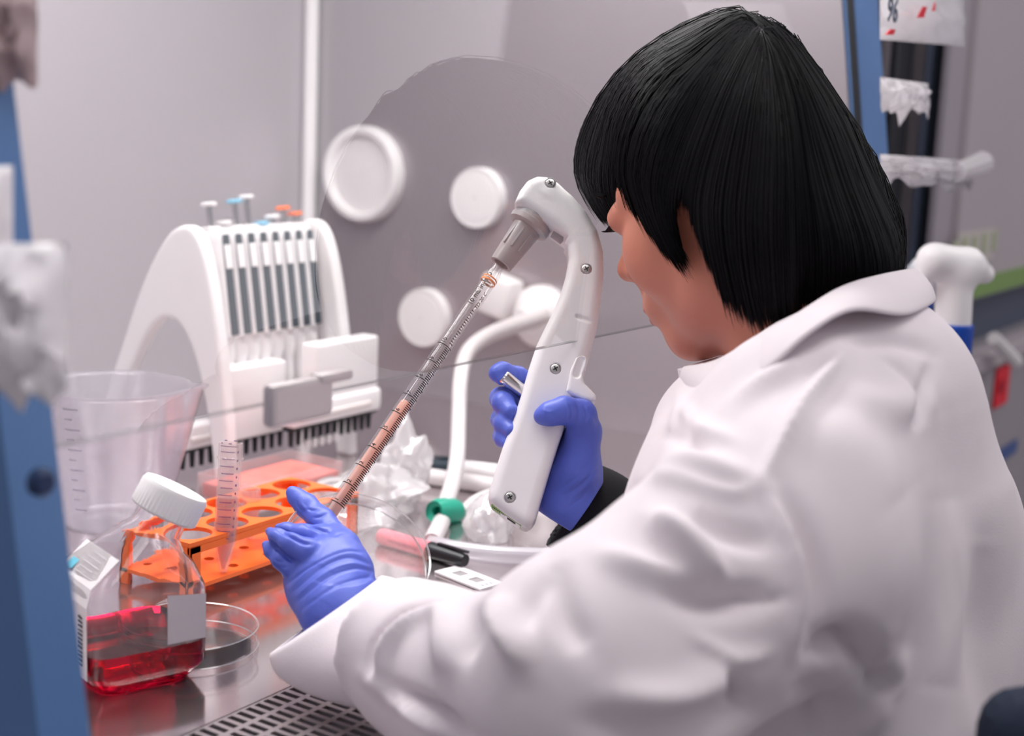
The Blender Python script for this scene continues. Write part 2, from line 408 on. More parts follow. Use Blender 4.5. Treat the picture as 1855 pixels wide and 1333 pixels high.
# sash: pane, edge, blue posts
def sashpt(x, z, off=0.0): return (x, YF+(z-ZSASH)*SL-off, z)
sash = struct(empty('window_1', sashpt((XL+XR)/2, ZSASH)))
pn = nrm((0, -1, SL)); ZT = 1.72
V = [sashpt(XL, ZSASH), sashpt(XR, ZSASH), sashpt(XR, ZT), sashpt(XL, ZT)]; V = np.array(V); V2 = V-pn*.006
mk('pane', np.concatenate([V, V2]), [(0, 1, 2, 3)], M_glass, sash, False)
ed = MB().add(*prism([(-.0016, -.0004), (.0016, -.0004), (.0016, .0004), (-.0016, .0004)], XR-XL), basis(np.array(sashpt((XL+XR)/2, ZSASH, -.002)), (0, 1, 0), (0, 0, 1), (1, 0, 0)))
ed.build('pane_edge', clear('glass_edge', (.78, .80, .80), .12, .1), sash)
hp = lambda u, v: PY(u, v, YF-.012)
hb = MB(); q0, q1 = hp(484, 700), hp(598, 688); L = np.linalg.norm(q1-q0); ex = np.array([1., 0, 0])
V, F = rbox(.046, .008, .022, .003); hb.add(V, F, T(*(PY(541, 725, YF-.010)))); V, F = rbox(.026, .010, .006, .0025); hb.add(V, F, T(*(PY(600, 681, YF-.010))))
hb.build('sash_handle', mat('handle_grey', (.56, .50, .51), .4, .2), sash)
def post(name, x0, x1, mt, zlo=.60, zhi=1.75, th=.03):
    f = np.array([(x0, YF+(z-ZSASH)*SL-.006, z) for z in (zlo, zhi)]); V = []
    for y, z in ((f[0][1], zlo), (f[1][1], zhi)):
        V += [(x0, y, z), (x1, y, z), (x1, y+th, z), (x0, y+th, z)]
    F = [(0, 1, 5, 4), (1, 2, 6, 5), (2, 3, 7, 6), (3, 0, 4, 7), (3, 2, 1, 0), (4, 5, 6, 7)]
    return struct(mk(name, V, F, mt, None, False))
post('trim_4', XL-.024, XL+.001, M_blue); post('trim_5', XR+.0035, XR+.078, M_blue); post('trim_6', XR-.001, XR+.003, M_black, th=.007)
struct(boxo('trim_7', (XL-.03, YF+.03, .60), (XL-.0245, YB, 1.75), M_navy))
kb = MB().add(*lathe([(.006, 0), (.006, .003), (.004, .005)], 16), frame_z(PY(70, 872, YF-.026), (0, -1, 0))); struct(kb.build('trim_8', M_navy))
# ports on the right side wall
def port(u, v, r, rim, label):
    p = PX(u, v, XR); t = thing('port_cover', p, label, 'port cover', 'round covers on the cabinet side wall')
    M = frame_z(p, (-1, 0, 0))
    MB().add(*lathe([(r*.82, -.004), (r*.80, .008 if rim else .014), (r*.5, .009 if rim else .0145), (0.001, .010 if rim else .0145)], 48, True, False), M).build('disc', M_white, t)
    if rim: MB().add(*lathe([(r*.80, -.004), (r*.80, .014), (r*.86, .018), (r*.96, .018), (r, .012), (r, -.004)], 48, False, False), M).build('rim', M_white, t)
    else: MB().add(*lathe([(r*.80, -.004), (r*.80, .013), (r*.97, .014), (r, .011), (r, -.004)], 48, False, False), M).build('rim', M_white, t)
    return t
port(665, 315, .0605, True, 'largest round white port cover with a raised rim')
port(872, 358, .0365, False, 'small flat white disc on the side wall beside the head of the pipette controller')
port(775, 574, .0365, False, 'lowest flat white disc on the side wall behind the glass pipette')
# room beyond the right post
RB = struct(boxo('wall_far', (4.2, -5, 0), (4.25, 3.5, 3.4), M_panel))
nb = thing('neighbour_cabinet', (2.35, .62, 0), 'grey neighbouring cabinet with a green stripe and a dark gap below it', 'cabinet')
def pbox(nm, u0, v0, u1, v1, Y, d, mt, par, r=.002):
    a = PY(u0, v0, Y); b = PY(u1, v1, Y); lo = np.minimum(a, b); hi = np.maximum(a, b); lo[1] = Y; hi[1] = Y+d; return boxo(nm, lo, hi, mt, par, r)
YN = .52
x0 = PY(1748, 300, YN)[0]
boxo('upper_panel', (x0, YN, .925), (3.1, .75, 2.0), M_panel, nb, .003)
zg = PY(1820, 507, YN)[2]
boxo('green_stripe', (x0+.01, YN-.003, zg-.014), (3.1, YN+.002, zg+.014), M_greenstripe, nb)
boxo('dark_gap', (x0, YN+.03, .80), (3.1, 1.3, .926), M_slate, nb)
zs = PY(1800, 620, YN)[2]
boxo('lower_panel', (x0-.35, YN-.02, .35), (3.1, 1.3, zs), M_panel2, nb, .004)
boxo('ledge', (x0-.35, YN-.035, zs-.02), (3.1, YN, zs+.004), M_panel, nb, .003)
q = PY(1768, 447, YN-.001); V, F = rbox(.19, .0015, .046, .0005); fs = MB().add(V, F, T(*q)).build('faded_sign', mat('sign_pale', (.52, .49, .46), .6), nb)
rr = random.Random(3)
for i in range(5):
    q = PY(1730+i*18, 452-i*4, YN-.003); V, F = rbox(.020, .0015, .020+.012*rr.random(), .0005); MB().add(V, F, T(*q)).build('green_mark', M_palegreen, fs)
st = tag(boxo('red_sticker', PY(1800, 742, YN-.024)-np.array([0, .0, 0]), PY(1832, 657, YN-.024)+np.array([0, .003, 0]), M_red, None, .001), 'red oblong sticker with a darker emblem on the grey lower panel', 'sticker')
q = PY(1815, 700, YN-.0255); MB().add(*lathe([(.011, 0), (.011, .001)], 20), frame_z(q, (0, -1, 0))).build('emblem', mat('dark_red', (.35, .005, .02), .5), st)
a_ = PY(1800, 845, YN-.022); V, F = rbox(.14, .002, .022, .0006); MB().add(V, F, T(*(a_+np.array([.07, 0, .010])))).build('blue_marking', mat('dull_blue', (.05, .10, .28), .5), nb)
lv = MB().add(*tube([PY(1800, 612, YN-.05), PY(1840, 655, YN-.06)], [.009, .010], 12)); tag(lv.build('lever_handle', M_white), 'short white lever above the red sticker', 'lever')
# uprights between the cabinets
def upright(u0, u1, Y, mt, label):
    a = PY(u0, 250, Y)[0]; b = PY(u1, 250, Y)[0]
    return boxo('upright', (a, Y, .93), (b, Y+.01, 2.0), mt, None, .003)
struct(boxo('trim_9', (XR+.10, .60, .5), (x0-.002, .615, 2.0), M_panel))
up1 = upright(1613, 1642, .565, M_black, ''); struct(up1); up1.name = 'trim_10'
up2 = upright(1676, 1708, .555, M_slate, ''); struct(up2); up2.name = 'trim_11'
up3 = upright(1708, 1756, .53, mat('upright_grey', (.36, .32, .36), .5), ''); struct(up3); up3.name = 'trim_12'
# ---- crumpled film bags
def film(name, corners, label, seed, amp=.006, nx=26, ny=16, sag=.0, rag=.0, puff=.012, mt=None):
    """flat plastic bag: two crumpled sheets joined at the rim; corners tl,tr,br,bl world points"""
    r = np.random.default_rng(seed); tl, tr, br, bl = [np.asarray(c, float) for c in corners]
    n = nrm(np.cross(tr-tl, bl-tl)); n = n if n@FW < 0 else -n
    s, t = np.meshgrid(np.linspace(0, 1, nx), np.linspace(0, 1, ny)); s = s[..., None]; t = t[..., None]
    B = (tl*(1-s)+tr*s)*(1-t)+(bl*(1-s)+br*s)*t
    def nz(k):
        z = np.zeros((ny, nx))
        for i in range(k):
            fx, fy, ph = r.normal(0, 6+i), r.normal(0, 6+i), r.uniform(0, 6.28); w_ = np.sin(fx*s[..., 0]+fy*t[..., 0]+ph); z += (1-abs(w_)*2)*(1/(1+.25*i))
        return z/k**.5
    env = (np.sin(PI*s[..., 0])*np.sin(PI*t[..., 0]))**.5
    Fr = B+n*((puff*env+amp*nz(6)*(.3+env))[..., None]); Bk = B-n*((puff*env*.4+.001+amp*.4*nz(4)*env)[..., None])
    edge = rag*(t[..., 0]*nz(5)); Fr[..., 2] -= edge+sag*t[..., 0]*s[..., 0]; Bk[..., 2] -= edge+sag*t[..., 0]*s[..., 0]
    V = np.concatenate([Fr.reshape(-1, 3), Bk.reshape(-1, 3)]); F = []; N0 = nx*ny
    for j in range(ny-1):
        for i in range(nx-1):
            a = j*nx+i; F.append((a, a+nx, a+nx+1, a+1)); F.append((N0+a, N0+a+1, N0+a+nx+1, N0+a+nx))
    rim = [i for i in range(nx)]+[j*nx+nx-1 for j in range(1, ny)]+[(ny-1)*nx+i for i in range(nx-2, -1, -1)]+[j*nx for j in range(ny-2, 0, -1)]
    for k in range(len(rim)):
        a, b = rim[k], rim[(k+1) % len(rim)]; F.append((a, b, N0+b, N0+a))
    me = bpy.data.meshes.new(name); me.from_pydata(V.tolist(), [], F); o = finish(name, me, mt or M_bag, None, True, 50)
    return o
Yb = .60
gB = 'plastic bags hanging beyond the right blue post'
def bagpts(u0, v0, u1, v1, Y, dv=6): return [PY(u0, v0-dv, Y), PY(u1, v0+dv, Y), PY(u1, v1+dv, Y), PY(u0, v1-dv, Y)]
b1 = tag(film('plastic_bag', bagpts(1596, -60, 1748, 78, .42), '', 11, .004), 'clear printed plastic bag with red marks, topmost beyond the blue post', 'bag', gB)
b2 = tag(film('plastic_bag', bagpts(1596, 145, 1682, 212, .42), '', 12, .005, rag=.012), 'small torn plastic bag end, middle of the three beyond the blue post', 'bag', gB)
b3 = tag(film('plastic_bag', bagpts(1596, 285, 1760, 345, .42), '', 13, .008, rag=.010), 'crumpled white plastic bag, lowest of the three beyond the blue post', 'bag', gB)
V, F = tube([PY(1735, 312, .415), PY(1778, 296, .41)], [.010, .014], 10); MB().add(V, F).build('twisted_end', M_bag, b3)
for u, v, wd, hh, sk in ((1668, 22, 12, 20, 6), (1692, 12, 5, 16, 0), (1612, 58, 14, 10, 4)):
    q = [PY(u-wd/2, v+hh/2, .402), PY(u+wd/2, v+hh/2, .402), PY(u+wd/2+sk, v-hh/2, .402), PY(u-wd/2+sk+5, v-hh/2, .402)]
    pr = MB(); pr.add(np.array(q+[x+np.array([0, .001, 0]) for x in q]), [(0, 1, 2, 3), (7, 6, 5, 4), (0, 4, 5, 1), (1, 5, 6, 2), (2, 6, 7, 3), (3, 7, 4, 0)]); pr.build('red_print', M_red, b1, False)

def text_mesh(body, size, mt, name, parent, M, depth=.0, bend=None, align='LEFT'):
    cu = bpy.data.curves.new('t', 'FONT'); cu.body = body; cu.size = size; cu.align_x = align; cu.resolution_u = 2; cu.extrude = depth; cu.offset = size*.018
    o = bpy.data.objects.new('t', cu); COL.objects.link(o); dg = bpy.context.evaluated_depsgraph_get(); me = bpy.data.meshes.new_from_object(o.evaluated_get(dg))
    bpy.data.objects.remove(o); V = np.array([v.co[:] for v in me.vertices]).reshape(-1, 3)
    if bend: V = bend(V)
    M = np.asarray(M); V = V@M[:3, :3].T+M[:3, 3]; me.vertices.foreach_set('co', V.astype(np.float32).ravel()); me.name = name
    return finish(name, me, mt, parent, False)
q = PY(1606, 36, .402); text_mesh('96', .028, M_slate, 'black_print', b1, basis(q, (1, 0, 0), (0, 0, 1), (0, -1, 0)), .0004)
# left, near the lens
gL = 'plastic wrapping hanging on the left blue post'
def lfilm(u0, v0, u1, v1, d, seed, label, amp, puff, mt):
    c = [P(u0, v0, d), P(u1, v0, d), P(u1, v1, d), P(u0, v1, d)]
    return tag(film('plastic_wrap', c, '', seed, amp, puff=puff, rag=.006, mt=mt), label, 'wrapping', gL)
M_wrap = mat('wrap_film', (.86, .82, .85), .4, noise=.05); M_wrap2 = mat('wrap_film_pink', (.46, .34, .35), .5, noise=.35, nscale=25)
lfilm(-70, -60, 66, 172, .56, 21, 'brownish pink wrapping at the top of the left post', .006, .015, M_wrap2)
lfilm(-60, 300, 22, 480, .54, 25, 'narrow white wrapping in the middle of the left post', .005, .015, M_wrap)
lfilm(-70, 440, 120, 735, .50, 22, 'big crumpled white wrapping on the left post above the beaker', .007, .030, M_wrap)
# navy chair back
# ================================================================== things on the deck
def arr(M): return np.asarray(M)
XA = np.array([1., 0, 0]); YA = np.array([0, 1., 0]); ZA = np.array([0, 0, 1.])
# ---- media bottle
def bottle():
    fl = PZ(152, 1276, ZS); a = math.radians(-18.6); dx = np.array([math.cos(a), math.sin(a), 0]); dy = np.array([-math.sin(a), math.cos(a), 0])
    hw = .0372; B = fl+dx*(hw+.0035)+dy*(hw-.006); B[2] = ZS
    t = thing('media_bottle', B, 'square clear bottle with red liquid, white labels and a tilted white screw cap', 'bottle')
    M = basis(B, dx, dy, ZA)
    def ring(c, ax, h, n, seg=48):
        """superellipse ring; n exponent"""
        z = nrm(ax); x = nrm(XA-z*(XA@z)); y = np.cross(z, x); o = []
        for i in range(seg):
            th = 2*PI*i/seg; cc, ss = math.cos(th), math.sin(th); o.append(np.asarray(c)+h*(x*math.copysign(abs(cc)**(2/n), cc)+y*math.copysign(abs(ss)**(2/n), ss)))
        return o
    def loft(rs, cap0=True, cap1=True):
        s = len(rs[0]); V = [p for r in rs for p in r]; F = []
        for k in range(len(rs)-1):
            for i in range(s):
                j = (i+1) % s; F.append((k*s+i, k*s+j, (k+1)*s+j, (k+1)*s+i))
        if cap0: F.append(tuple(range(s))[::-1])
        if cap1: F.append(tuple(range((len(rs)-1)*s, len(rs)*s)))
        return np.array(V), F
    tl = math.radians(27); ax1 = np.array([math.sin(tl), -.10, math.cos(tl)])
    C1 = np.array([.0175, -.003, .0935])
    prof = [((0, 0, .001), ZA, .026, 4), ((0, 0, .0005), ZA, .029, 5), ((0, 0, .005), ZA, .0322, 6), ((0, 0, .013), ZA, hw, 7), ((0, 0, .055), ZA, hw, 7), ((.0005, 0, .061), ZA+.05*ax1, hw*.985, 6.5),
            ((.004, 0, .067), ZA+.35*ax1, hw*.90, 5.5), ((.0100, -.001, .077), ZA+ax1, hw*.70, 4), ((.0142, -.002, .0845), ax1, hw*.53, 2.6), (C1-.3*ax1*.012, ax1, .0160, 2), (C1+ax1*.010, ax1, .0152, 2), (C1+ax1*.018, ax1, .0150, 2)]
    V, F = loft([ring(*p) for p in prof]+[ring(np.asarray(c)+np.array([0, 0, .0013 if i < 3 else 0]), a_, h-.0014, n) for i, (c, a_, h, n) in reversed(list(enumerate(prof)))], True, True)
    MB().add(V, F, M).build('bottle_body', M_bottle, t, True, 60)
    hl = .0265; V, F = loft([ring(c, a_, h-.0009, n) for c, a_, h, n in [((0, 0, .0014), ZA, .026, 4), ((0, 0, .0013), ZA, .029, 5), ((0, 0, .0055), ZA, .0322, 6), ((0, 0, .013), ZA, hw, 7), ((0, 0, hl), ZA, hw, 7)]])
    MB().add(V, F, M).build('red_liquid', M_redliq, t, True, 40)
    # screw cap with grip ridges
    Mc = M@frame_z(C1+ax1*.006, ax1); V, F = [], []; seg = 96; lev = [(.0200, 0), (.0212, .0012), (.0212, .0155), (.0198, .018), (.0150, .0186), (.0001, .0186)]
    for k, (r, z) in enumerate(lev):
        for i in range(seg):
            th = 2*PI*i/seg; r2 = r-(.0005 if (i % 2 and 0 < k < 3) else 0); V.append((r2*math.cos(th), r2*math.sin(th), z))
    for k in range(len(lev)-1):
        for i in range(seg): F.append((k*seg+i, k*seg+(i+1) % seg, (k+1)*seg+(i+1) % seg, (k+1)*seg+i))
    F.append(tuple(range(seg))[::-1]); MB().add(V, F, Mc).build('screw_cap', mat('cap_white', (.86, .85, .85), .45), t, True, 30)
    # label wraps the left face and the shoulder over it
    lab = MB(); xo = -hw-.0006
    pts = [(xo, .012), (xo, .056), (xo+.0045, .0655), (xo+.0215, .0805)]
    V = []; F = []
    for x, z in pts:
        for y in np.linspace(-.0295, .0295, 9): V.append((x-.0002, y*(1 if z < .06 else .85), z+.0006))
    for k in range(len(pts)-1):
        for i in range(8): F.append((k*9+i, k*9+i+1, (k+1)*9+i+1, (k+1)*9+i))
    lab.add(V, F, M); lo = lab.build('label', M_paper, t, False)
    def strip(name, x, y0, y1, z0, z1, mt, par):
        MB().add([(x, y0, z0), (x, y1, z0), (x, y1, z1), (x, y0, z1)], [(0, 1, 2, 3)], M).build(name, mt, par, False)
    bl = MB(); rr = random.Random(5)
    for k in range(12):
        z0 = .020+k*.0026; bl.add([(xo-.0006, -.024, z0), (xo-.0006, -.0175, z0), (xo-.0006, -.0175, z0+.0008+.001*rr.random()), (xo-.0006, -.024, z0+.001+.0008*rr.random())], [(0, 3, 2, 1)], M)
    tag(bl.build('barcode', M_ink, lo, False), kind='stuff')
    def sh(f, y, lift=.0012):  # a point on the shoulder flap
        a_ = np.array(pts[2]); b_ = np.array(pts[3]); q = a_+(b_-a_)*f; return (q[0]-.0004-lift*.7, y, q[1]+lift)
    MB().add([sh(.15, .010), sh(.15, .019), sh(.45, .019), sh(.45, .010)], [(0, 1, 2, 3)], M).build('cyan_patch', M_cyan, lo, False)
    tl_ = MB()
    for k in range(5):
        f = .2+.16*k; tl_.add([sh(f, -.016+.003*(k % 2)), sh(f, .006), sh(f+.028, .006), sh(f+.028, -.016+.003*(k % 2))], [(0, 1, 2, 3)], M)
    tag(tl_.build('small_print', mat('print_grey', (.62, .60, .63), .6), lo, False), kind='stuff')
    # pale label on the right face seen from outside
    y = -hw-.0005; MB().add([(.008, y, .0285), (.0325, y, .0285), (.0325, y, .056), (.008, y, .059)], [(0, 1, 2, 3)], M).build('back_label', mat('label_back', (.62, .57, .60), .6), t, False)
bottle()
# ---- petri dish on the deck
def petri(name, M, R, h, label, lidgap=.0025, gap=.0):
    t = thing(name, arr(M)[:3, 3], label, 'petri dish')
    w_ = .0014
    MB().add(*lathe([(.001, 0), (R-.004, 0), (R-.003, .0004), (R-.003, h*.85), (R-.003-w_, h*.85), (R-.003-w_, w_), (.001, w_)], 72, False, False), M).build('dish_base', M_dish, t, True, 35)
    MB().add(*lathe([(R, lidgap), (R, h), (R-.001, h+.0008), (.001, h+.0008), (.001, h+.0008-w_), (R-w_, h-w_), (R-w_, lidgap), (R, lidgap)], 72, False, False), M).build('dish_lid', M_dish, t, True, 35)
    for zz in (lidgap, h): MB().add(*lathe([(R+.0001, zz-.0005), (R+.0008, zz), (R+.0001, zz+.0006), (R-.0008, zz)], 72, False, False), M).build('rim_edge', M_rim, t)
    return t
M_rim = clear('dish_rim', (.93, .93, .93), .10, .1, haze=.35, hazecol=(.97, .95, .96), edge=.8)
cd = (PZ(193, 1152, ZS+.012)+PZ(465, 1152, ZS+.012))/2; cd[2] = ZS
rd = np.linalg.norm(PZ(193, 1152, ZS+.012)-PZ(465, 1152, ZS+.012))/2*.93
petri('petri_dish', T(*(cd+np.array([.010, .004, 0]))), min(rd, .051), .015, 'clear covered petri dish lying on the steel deck behind the red bottle')
# ---- orange rack
RX0, RX1, RY0, RY1 = .655, .838, .686, .760; RZ = .845
def orange_rack():
    t = thing('tube_rack', ((RX0+RX1)/2, (RY0+RY1)/2, ZS), 'bright orange two tier tube rack with round holes', 'rack')
    def plate(nm, z, th, nx, ny, r, x0, x1, y0, y1, mt=M_orange):
        V = []; F = []; cx = (x1-x0)/nx; cy = (y1-y0)/ny; K = 24
        sq = []
        for k in range(K):
            a = 2*PI*k/K+PI/4; c, s_ = math.cos(a), math.sin(a); mm = max(abs(c), abs(s_)); sq.append((c/mm*.5, s_/mm*.5))
        for j in range(ny):
            for i in range(nx):
                ox = x0+(i+.5)*cx; oy = y0+(j+.5)*cy; n = len(V)
                for zz in (z, z-th):
                    for k in range(K): V.append((ox+sq[k][0]*cx, oy+sq[k][1]*cy, zz))
                    for k in range(K):
                        a = 2*PI*k/K+PI/4; V.append((ox+r*math.cos(a), oy+r*math.sin(a), zz))
                for k in range(K):
                    l = (k+1) % K
                    F += [(n+k, n+l, n+K+l, n+K+k), (n+2*K+l, n+2*K+k, n+3*K+k, n+3*K+l), (n+K+k, n+K+l, n+3*K+l, n+3*K+k)]
        q = [(x0, y0), (x1, y0), (x1, y1), (x0, y1)]; n = len(V)
        V += [(x, y, z) for x, y in q]+[(x, y, z-th) for x, y in q]
        F += [(n+(k+1) % 4, n+k, n+4+k, n+4+(k+1) % 4) for k in range(4)]
        return mk(nm, V, F, mt, t, True, 35)
    plate('top_tray', RZ, .003, 5, 2, .0155, RX0, RX1, RY0, RY1)
    plate('bottom_tray', ZS+.013, .003, 5, 3, .004, RX0, RX1, RY0, RY1)
    for x, y in ((RX0, RY0), (RX1, RY0), (RX1, RY1), (RX0, RY1)):
        sx = 1 if x == RX0 else -1; sy = 1 if y == RY0 else -1
        V, F = rbox(.011, .003, RZ-.003-ZS, .0008); b = MB().add(V, F, T(x+sx*.0055, y+sy*.0015, (RZ-.003+ZS)/2)); V, F = rbox(.003, .010, RZ-.003-ZS, .0008); b.add(V, F, T(x+sx*.0015, y+sy*.005, (RZ-.003+ZS)/2)); b.build('leg', M_orange, t)
    for y in (RY0+.0012, RY1-.0012):
        V, F = rbox(RX1-RX0-.002, .0024, .006, .0008); MB().add(V, F, T((RX0+RX1)/2, y, RZ-.006)).build('rim', M_orange, t)
orange_rack()
# ---- 15 ml tube
def cone_tube(b, ax, L, R, label, fill, scale=True):
    ax = nrm(ax); M = frame_z(b, ax, RT)
    t = thing('conical_tube', b, label, 'tube')
    prof = [(.0018, 0), (.003, .0008), (R-.0006, .022), (R, .024), (R, L-.012), (R+.0012, L-.0115), (R+.0012, L-.0105), (R+.0004, L-.010), (R+.0004, L-.001), (R, L), (R-.0011, L), (R-.0011, .024), (.001, .002)]
    MB().add(*lathe(prof, 32, True, False), M).build('tube_wall', M_tubec, t, True, 35)
    if fill: MB().add(*lathe([(.001, .003), (R-.0018, .0235), (R-.0014, .026), (R-.0014, fill)], 24), M).build('liquid', M_palepink, t, True, 35)
    if scale:
        mk_ = MB(); r = R+.00015; f0 = math.atan2(-(FW@M[:3, 1]), -(FW@M[:3, 0]))
        def band(z, h, a0, a1, n=7):
            V = []; 
            for i in range(n):
                a = f0+a0+(a1-a0)*i/(n-1); V += [(r*math.cos(a), r*math.sin(a), z), (r*math.cos(a), r*math.sin(a), z+h)]
            mk_.add(V, [(2*i, 2*i+2, 2*i+3, 2*i+1) for i in range(n-1)], M)
        for k in range(13): band(.026+.0052*k, .0005, -.55 if k % 2 else -.75, .55)
        for k in range(4): band(.0945+.0022*(k % 2), .0006, -.8+.4*k, -.55+.4*k)
        band(.0925, .0005, -.8, .7)
        for k in range(11): band(.028+.006*k, .0016, .80, .92, 3)
        tag(mk_.build('graduations', M_purpleink, t, False), kind='stuff')
    return t
tb_ = PZ(404, 1037, ZS+.0135)
top = np.array(P(419, 800, 1.05)); dt = proj(tb_)[2]
top = P(419, 802, dt-.005); Lt = np.linalg.norm(top-tb_)
cone_tube(tb_, top-tb_, Lt, .0083, 'clear graduated conical tube with pale pink liquid standing in the orange rack', .055)
tb2 = PZ(452, 975, ZS+.0135); tb2[1] = min(tb2[1], RY1-.02)
cone_tube(np.array([.765, .735, ZS+.0135]), ZA, .040, .0078, 'short clear tube standing low in the orange rack behind the blue glove', 0, False)
# ---- plastic beaker
def beaker():
    b = PZ(205, 945, ZS); rim = P(228, 691, proj(b)[2]-.0); rim = np.array([b[0], b[1], 0])+0
    # height from the rim pixel above the base centre
    zt = CAM[2]+(PY(228, 691, b[1])[2]-CAM[2]); zt = PY(228, 691, b[1])[2]
    H = zt-ZS; dd = proj([b[0], b[1], zt])[2]; Rt = 137*dd/FPX; Rb = Rt*.70
    t = thing('beaker', b, 'large frosted plastic beaker with a pouring spout beside the blue left post', 'beaker')
    seg = 72; lev = [(Rb-.004, 0), (Rb, .004), (Rt-.001, H-.004), (Rt+.0015, H-.002), (Rt+.0015, H), (Rt-.0005, H), (Rt-.003, H-.005), (Rb-.0015, .005), (Rb-.005, .002)]
    sa = math.atan2(RT[1]*1.0, RT[0]) ; V = []; F = []
    for r, z in lev:
        for i in range(seg):
            a = 2*PI*i/seg; da = (a-sa+PI) % (2*PI)-PI; f = math.exp(-(da/.16)**2)*max(0, (z-H*.72)/(H*.28)); V.append((math.cos(a)*(r+.016*f), math.sin(a)*(r+.016*f), z+.003*f))
    for k in range(len(lev)-1):
        for i in range(seg): F.append((k*seg+i, k*seg+(i+1) % seg, (k+1)*seg+(i+1) % seg, (k+1)*seg+i))
    F.append(tuple(range(seg))[::-1]); F.append(tuple(range((len(lev)-1)*seg, len(lev)*seg)))
    MB().add(V, F, T(*b)).build('beaker_wall', M_beaker, t, True, 50)
    gr = MB(); f0 = math.atan2(-FW[1], -FW[0])-.35
    for k in range(11):
        z = .022+k*.0085; r = Rb+(Rt-Rb)*z/H+.0006; n = 5; w_ = .22 if k % 2 == 0 else .12; V = []
        for i in range(n):
            a = f0-.02+w_*i/(n-1); V += [(r*math.cos(a), r*math.sin(a), z), (r*math.cos(a), r*math.sin(a), z+.0009)]
        gr.add(V, [(2*i, 2*i+2, 2*i+3, 2*i+1) for i in range(n-1)], T(*b))
    tag(gr.build('graduations', M_faintink, t, False), kind='stuff')
beaker()
# ---- pipette stand
X0 = .895; SH = .172
def pz2(u, v): q = PX(u, v, X0); return (q[1], q[2])
def stand():
    out = [(198, 690), (222, 615), (250, 530), (278, 465), (303, 424), (325, 409), (343, 411), (358, 430), (371, 470), (384, 540), (397, 640), (408, 760), (414, 880)]
    inn = [(388, 884), (380, 800), (370, 730), (356, 665), (338, 612), (318, 583), (298, 577), (279, 588), (258, 620), (240, 660), (228, 690)]
    po = spline(np.array([pz2(*p) for p in out]), 40); pi_ = spline(np.array([pz2(*p) for p in inn]), 34)
    # run both rear feet and the front foot down to the deck
    d1 = po[0]-po[2]; po = np.concatenate([[po[0]+d1/abs(d1[1])*(po[0][1]-ZS)], po]); po[-1][1] = ZS; pi_[0][1] = ZS
    d2 = pi_[-1]-pi_[-3]; pi_ = np.concatenate([pi_, [pi_[-1]+d2/abs(d2[1])*(pi_[-1][1]-ZS)]])
    t = thing('pipette_stand', (X0+SH/2, (po[0][0]+po[-1][0])/2, ZS), 'white arched pipette stand with two curved side panels', 'stand')
    poly = np.concatenate([po, pi_]); th = .015
    lo = poly.min(0)-.01; hi = poly.max(0)+.01; h = .0016
    ys = np.arange(lo[0], hi[0], h); zs_ = np.arange(lo[1], hi[1], h); G = np.stack(np.meshgrid(ys, zs_, indexing='ij'), -1); d2_ = poly_sdf(poly, G)
    nx_ = int((th+.008)/h)+1; S = SDF((0, lo[0], lo[1]), (th+.008, lo[0]+h*(len(ys)-1), lo[1]+h*(len(zs_)-1)), h); S.D = S.D[:, :len(ys), :len(zs_)]
    xs = h*np.arange(S.D.shape[0])-.004; r = .004; ex = abs(xs-th/2)-th/2+r
    S.D = (np.sqrt(np.maximum(d2_[None]+r, 0)**2+np.maximum(ex[:, None, None], 0)**2)+np.minimum(np.maximum(d2_[None]+r, ex[:, None, None]), 0)-r).astype(np.float32)
    V, F = S.mesh(); V = relax(V, F, 2); V[:, 2] = np.maximum(V[:, 2], ZS)
    for k in (0, 1):
        W = V.copy(); W[:, 0] += X0-.004+k*SH; grid_mesh('side_panel', W, F, M_white, t)
    pt, pb = PX(383, 416, X0+.040), PX(404, 612, X0+.040)
    for f, rr in ((.72, .006), (.25, .006)):
        q = pb+(pt-pb)*f+np.array([0, .0215, .003]); q[0] = X0+.01; MB().add(*tube([q, q+XA*(SH-.004)], rr, 16)).build('cross_bar', M_offwhite, t)
    return t
def poly_sdf(poly, G):
    px_, py_ = G[..., 0], G[..., 1]; d = np.full(px_.shape, 1e9); ins = np.zeros(px_.shape, bool); n = len(poly)
    for i in range(n):
        a = poly[i]; b = poly[(i+1) % n]; ba = b-a
        if ba@ba < 1e-16: continue
        t = np.clip(((px_-a[0])*ba[0]+(py_-a[1])*ba[1])/(ba@ba), 0, 1); d = np.minimum(d, (px_-a[0]-t*ba[0])**2+(py_-a[1]-t*ba[1])**2)
        c = ((a[1] <= py_) != (b[1] <= py_)); 
        with np.errstate(divide='ignore', invalid='ignore'): xx = a[0]+(py_-a[1])*ba[0]/(ba[1] if ba[1] else 1e-12)
        ins ^= c & (px_ < xx)
    d = np.sqrt(d); return np.where(ins, -d, d)
stand()
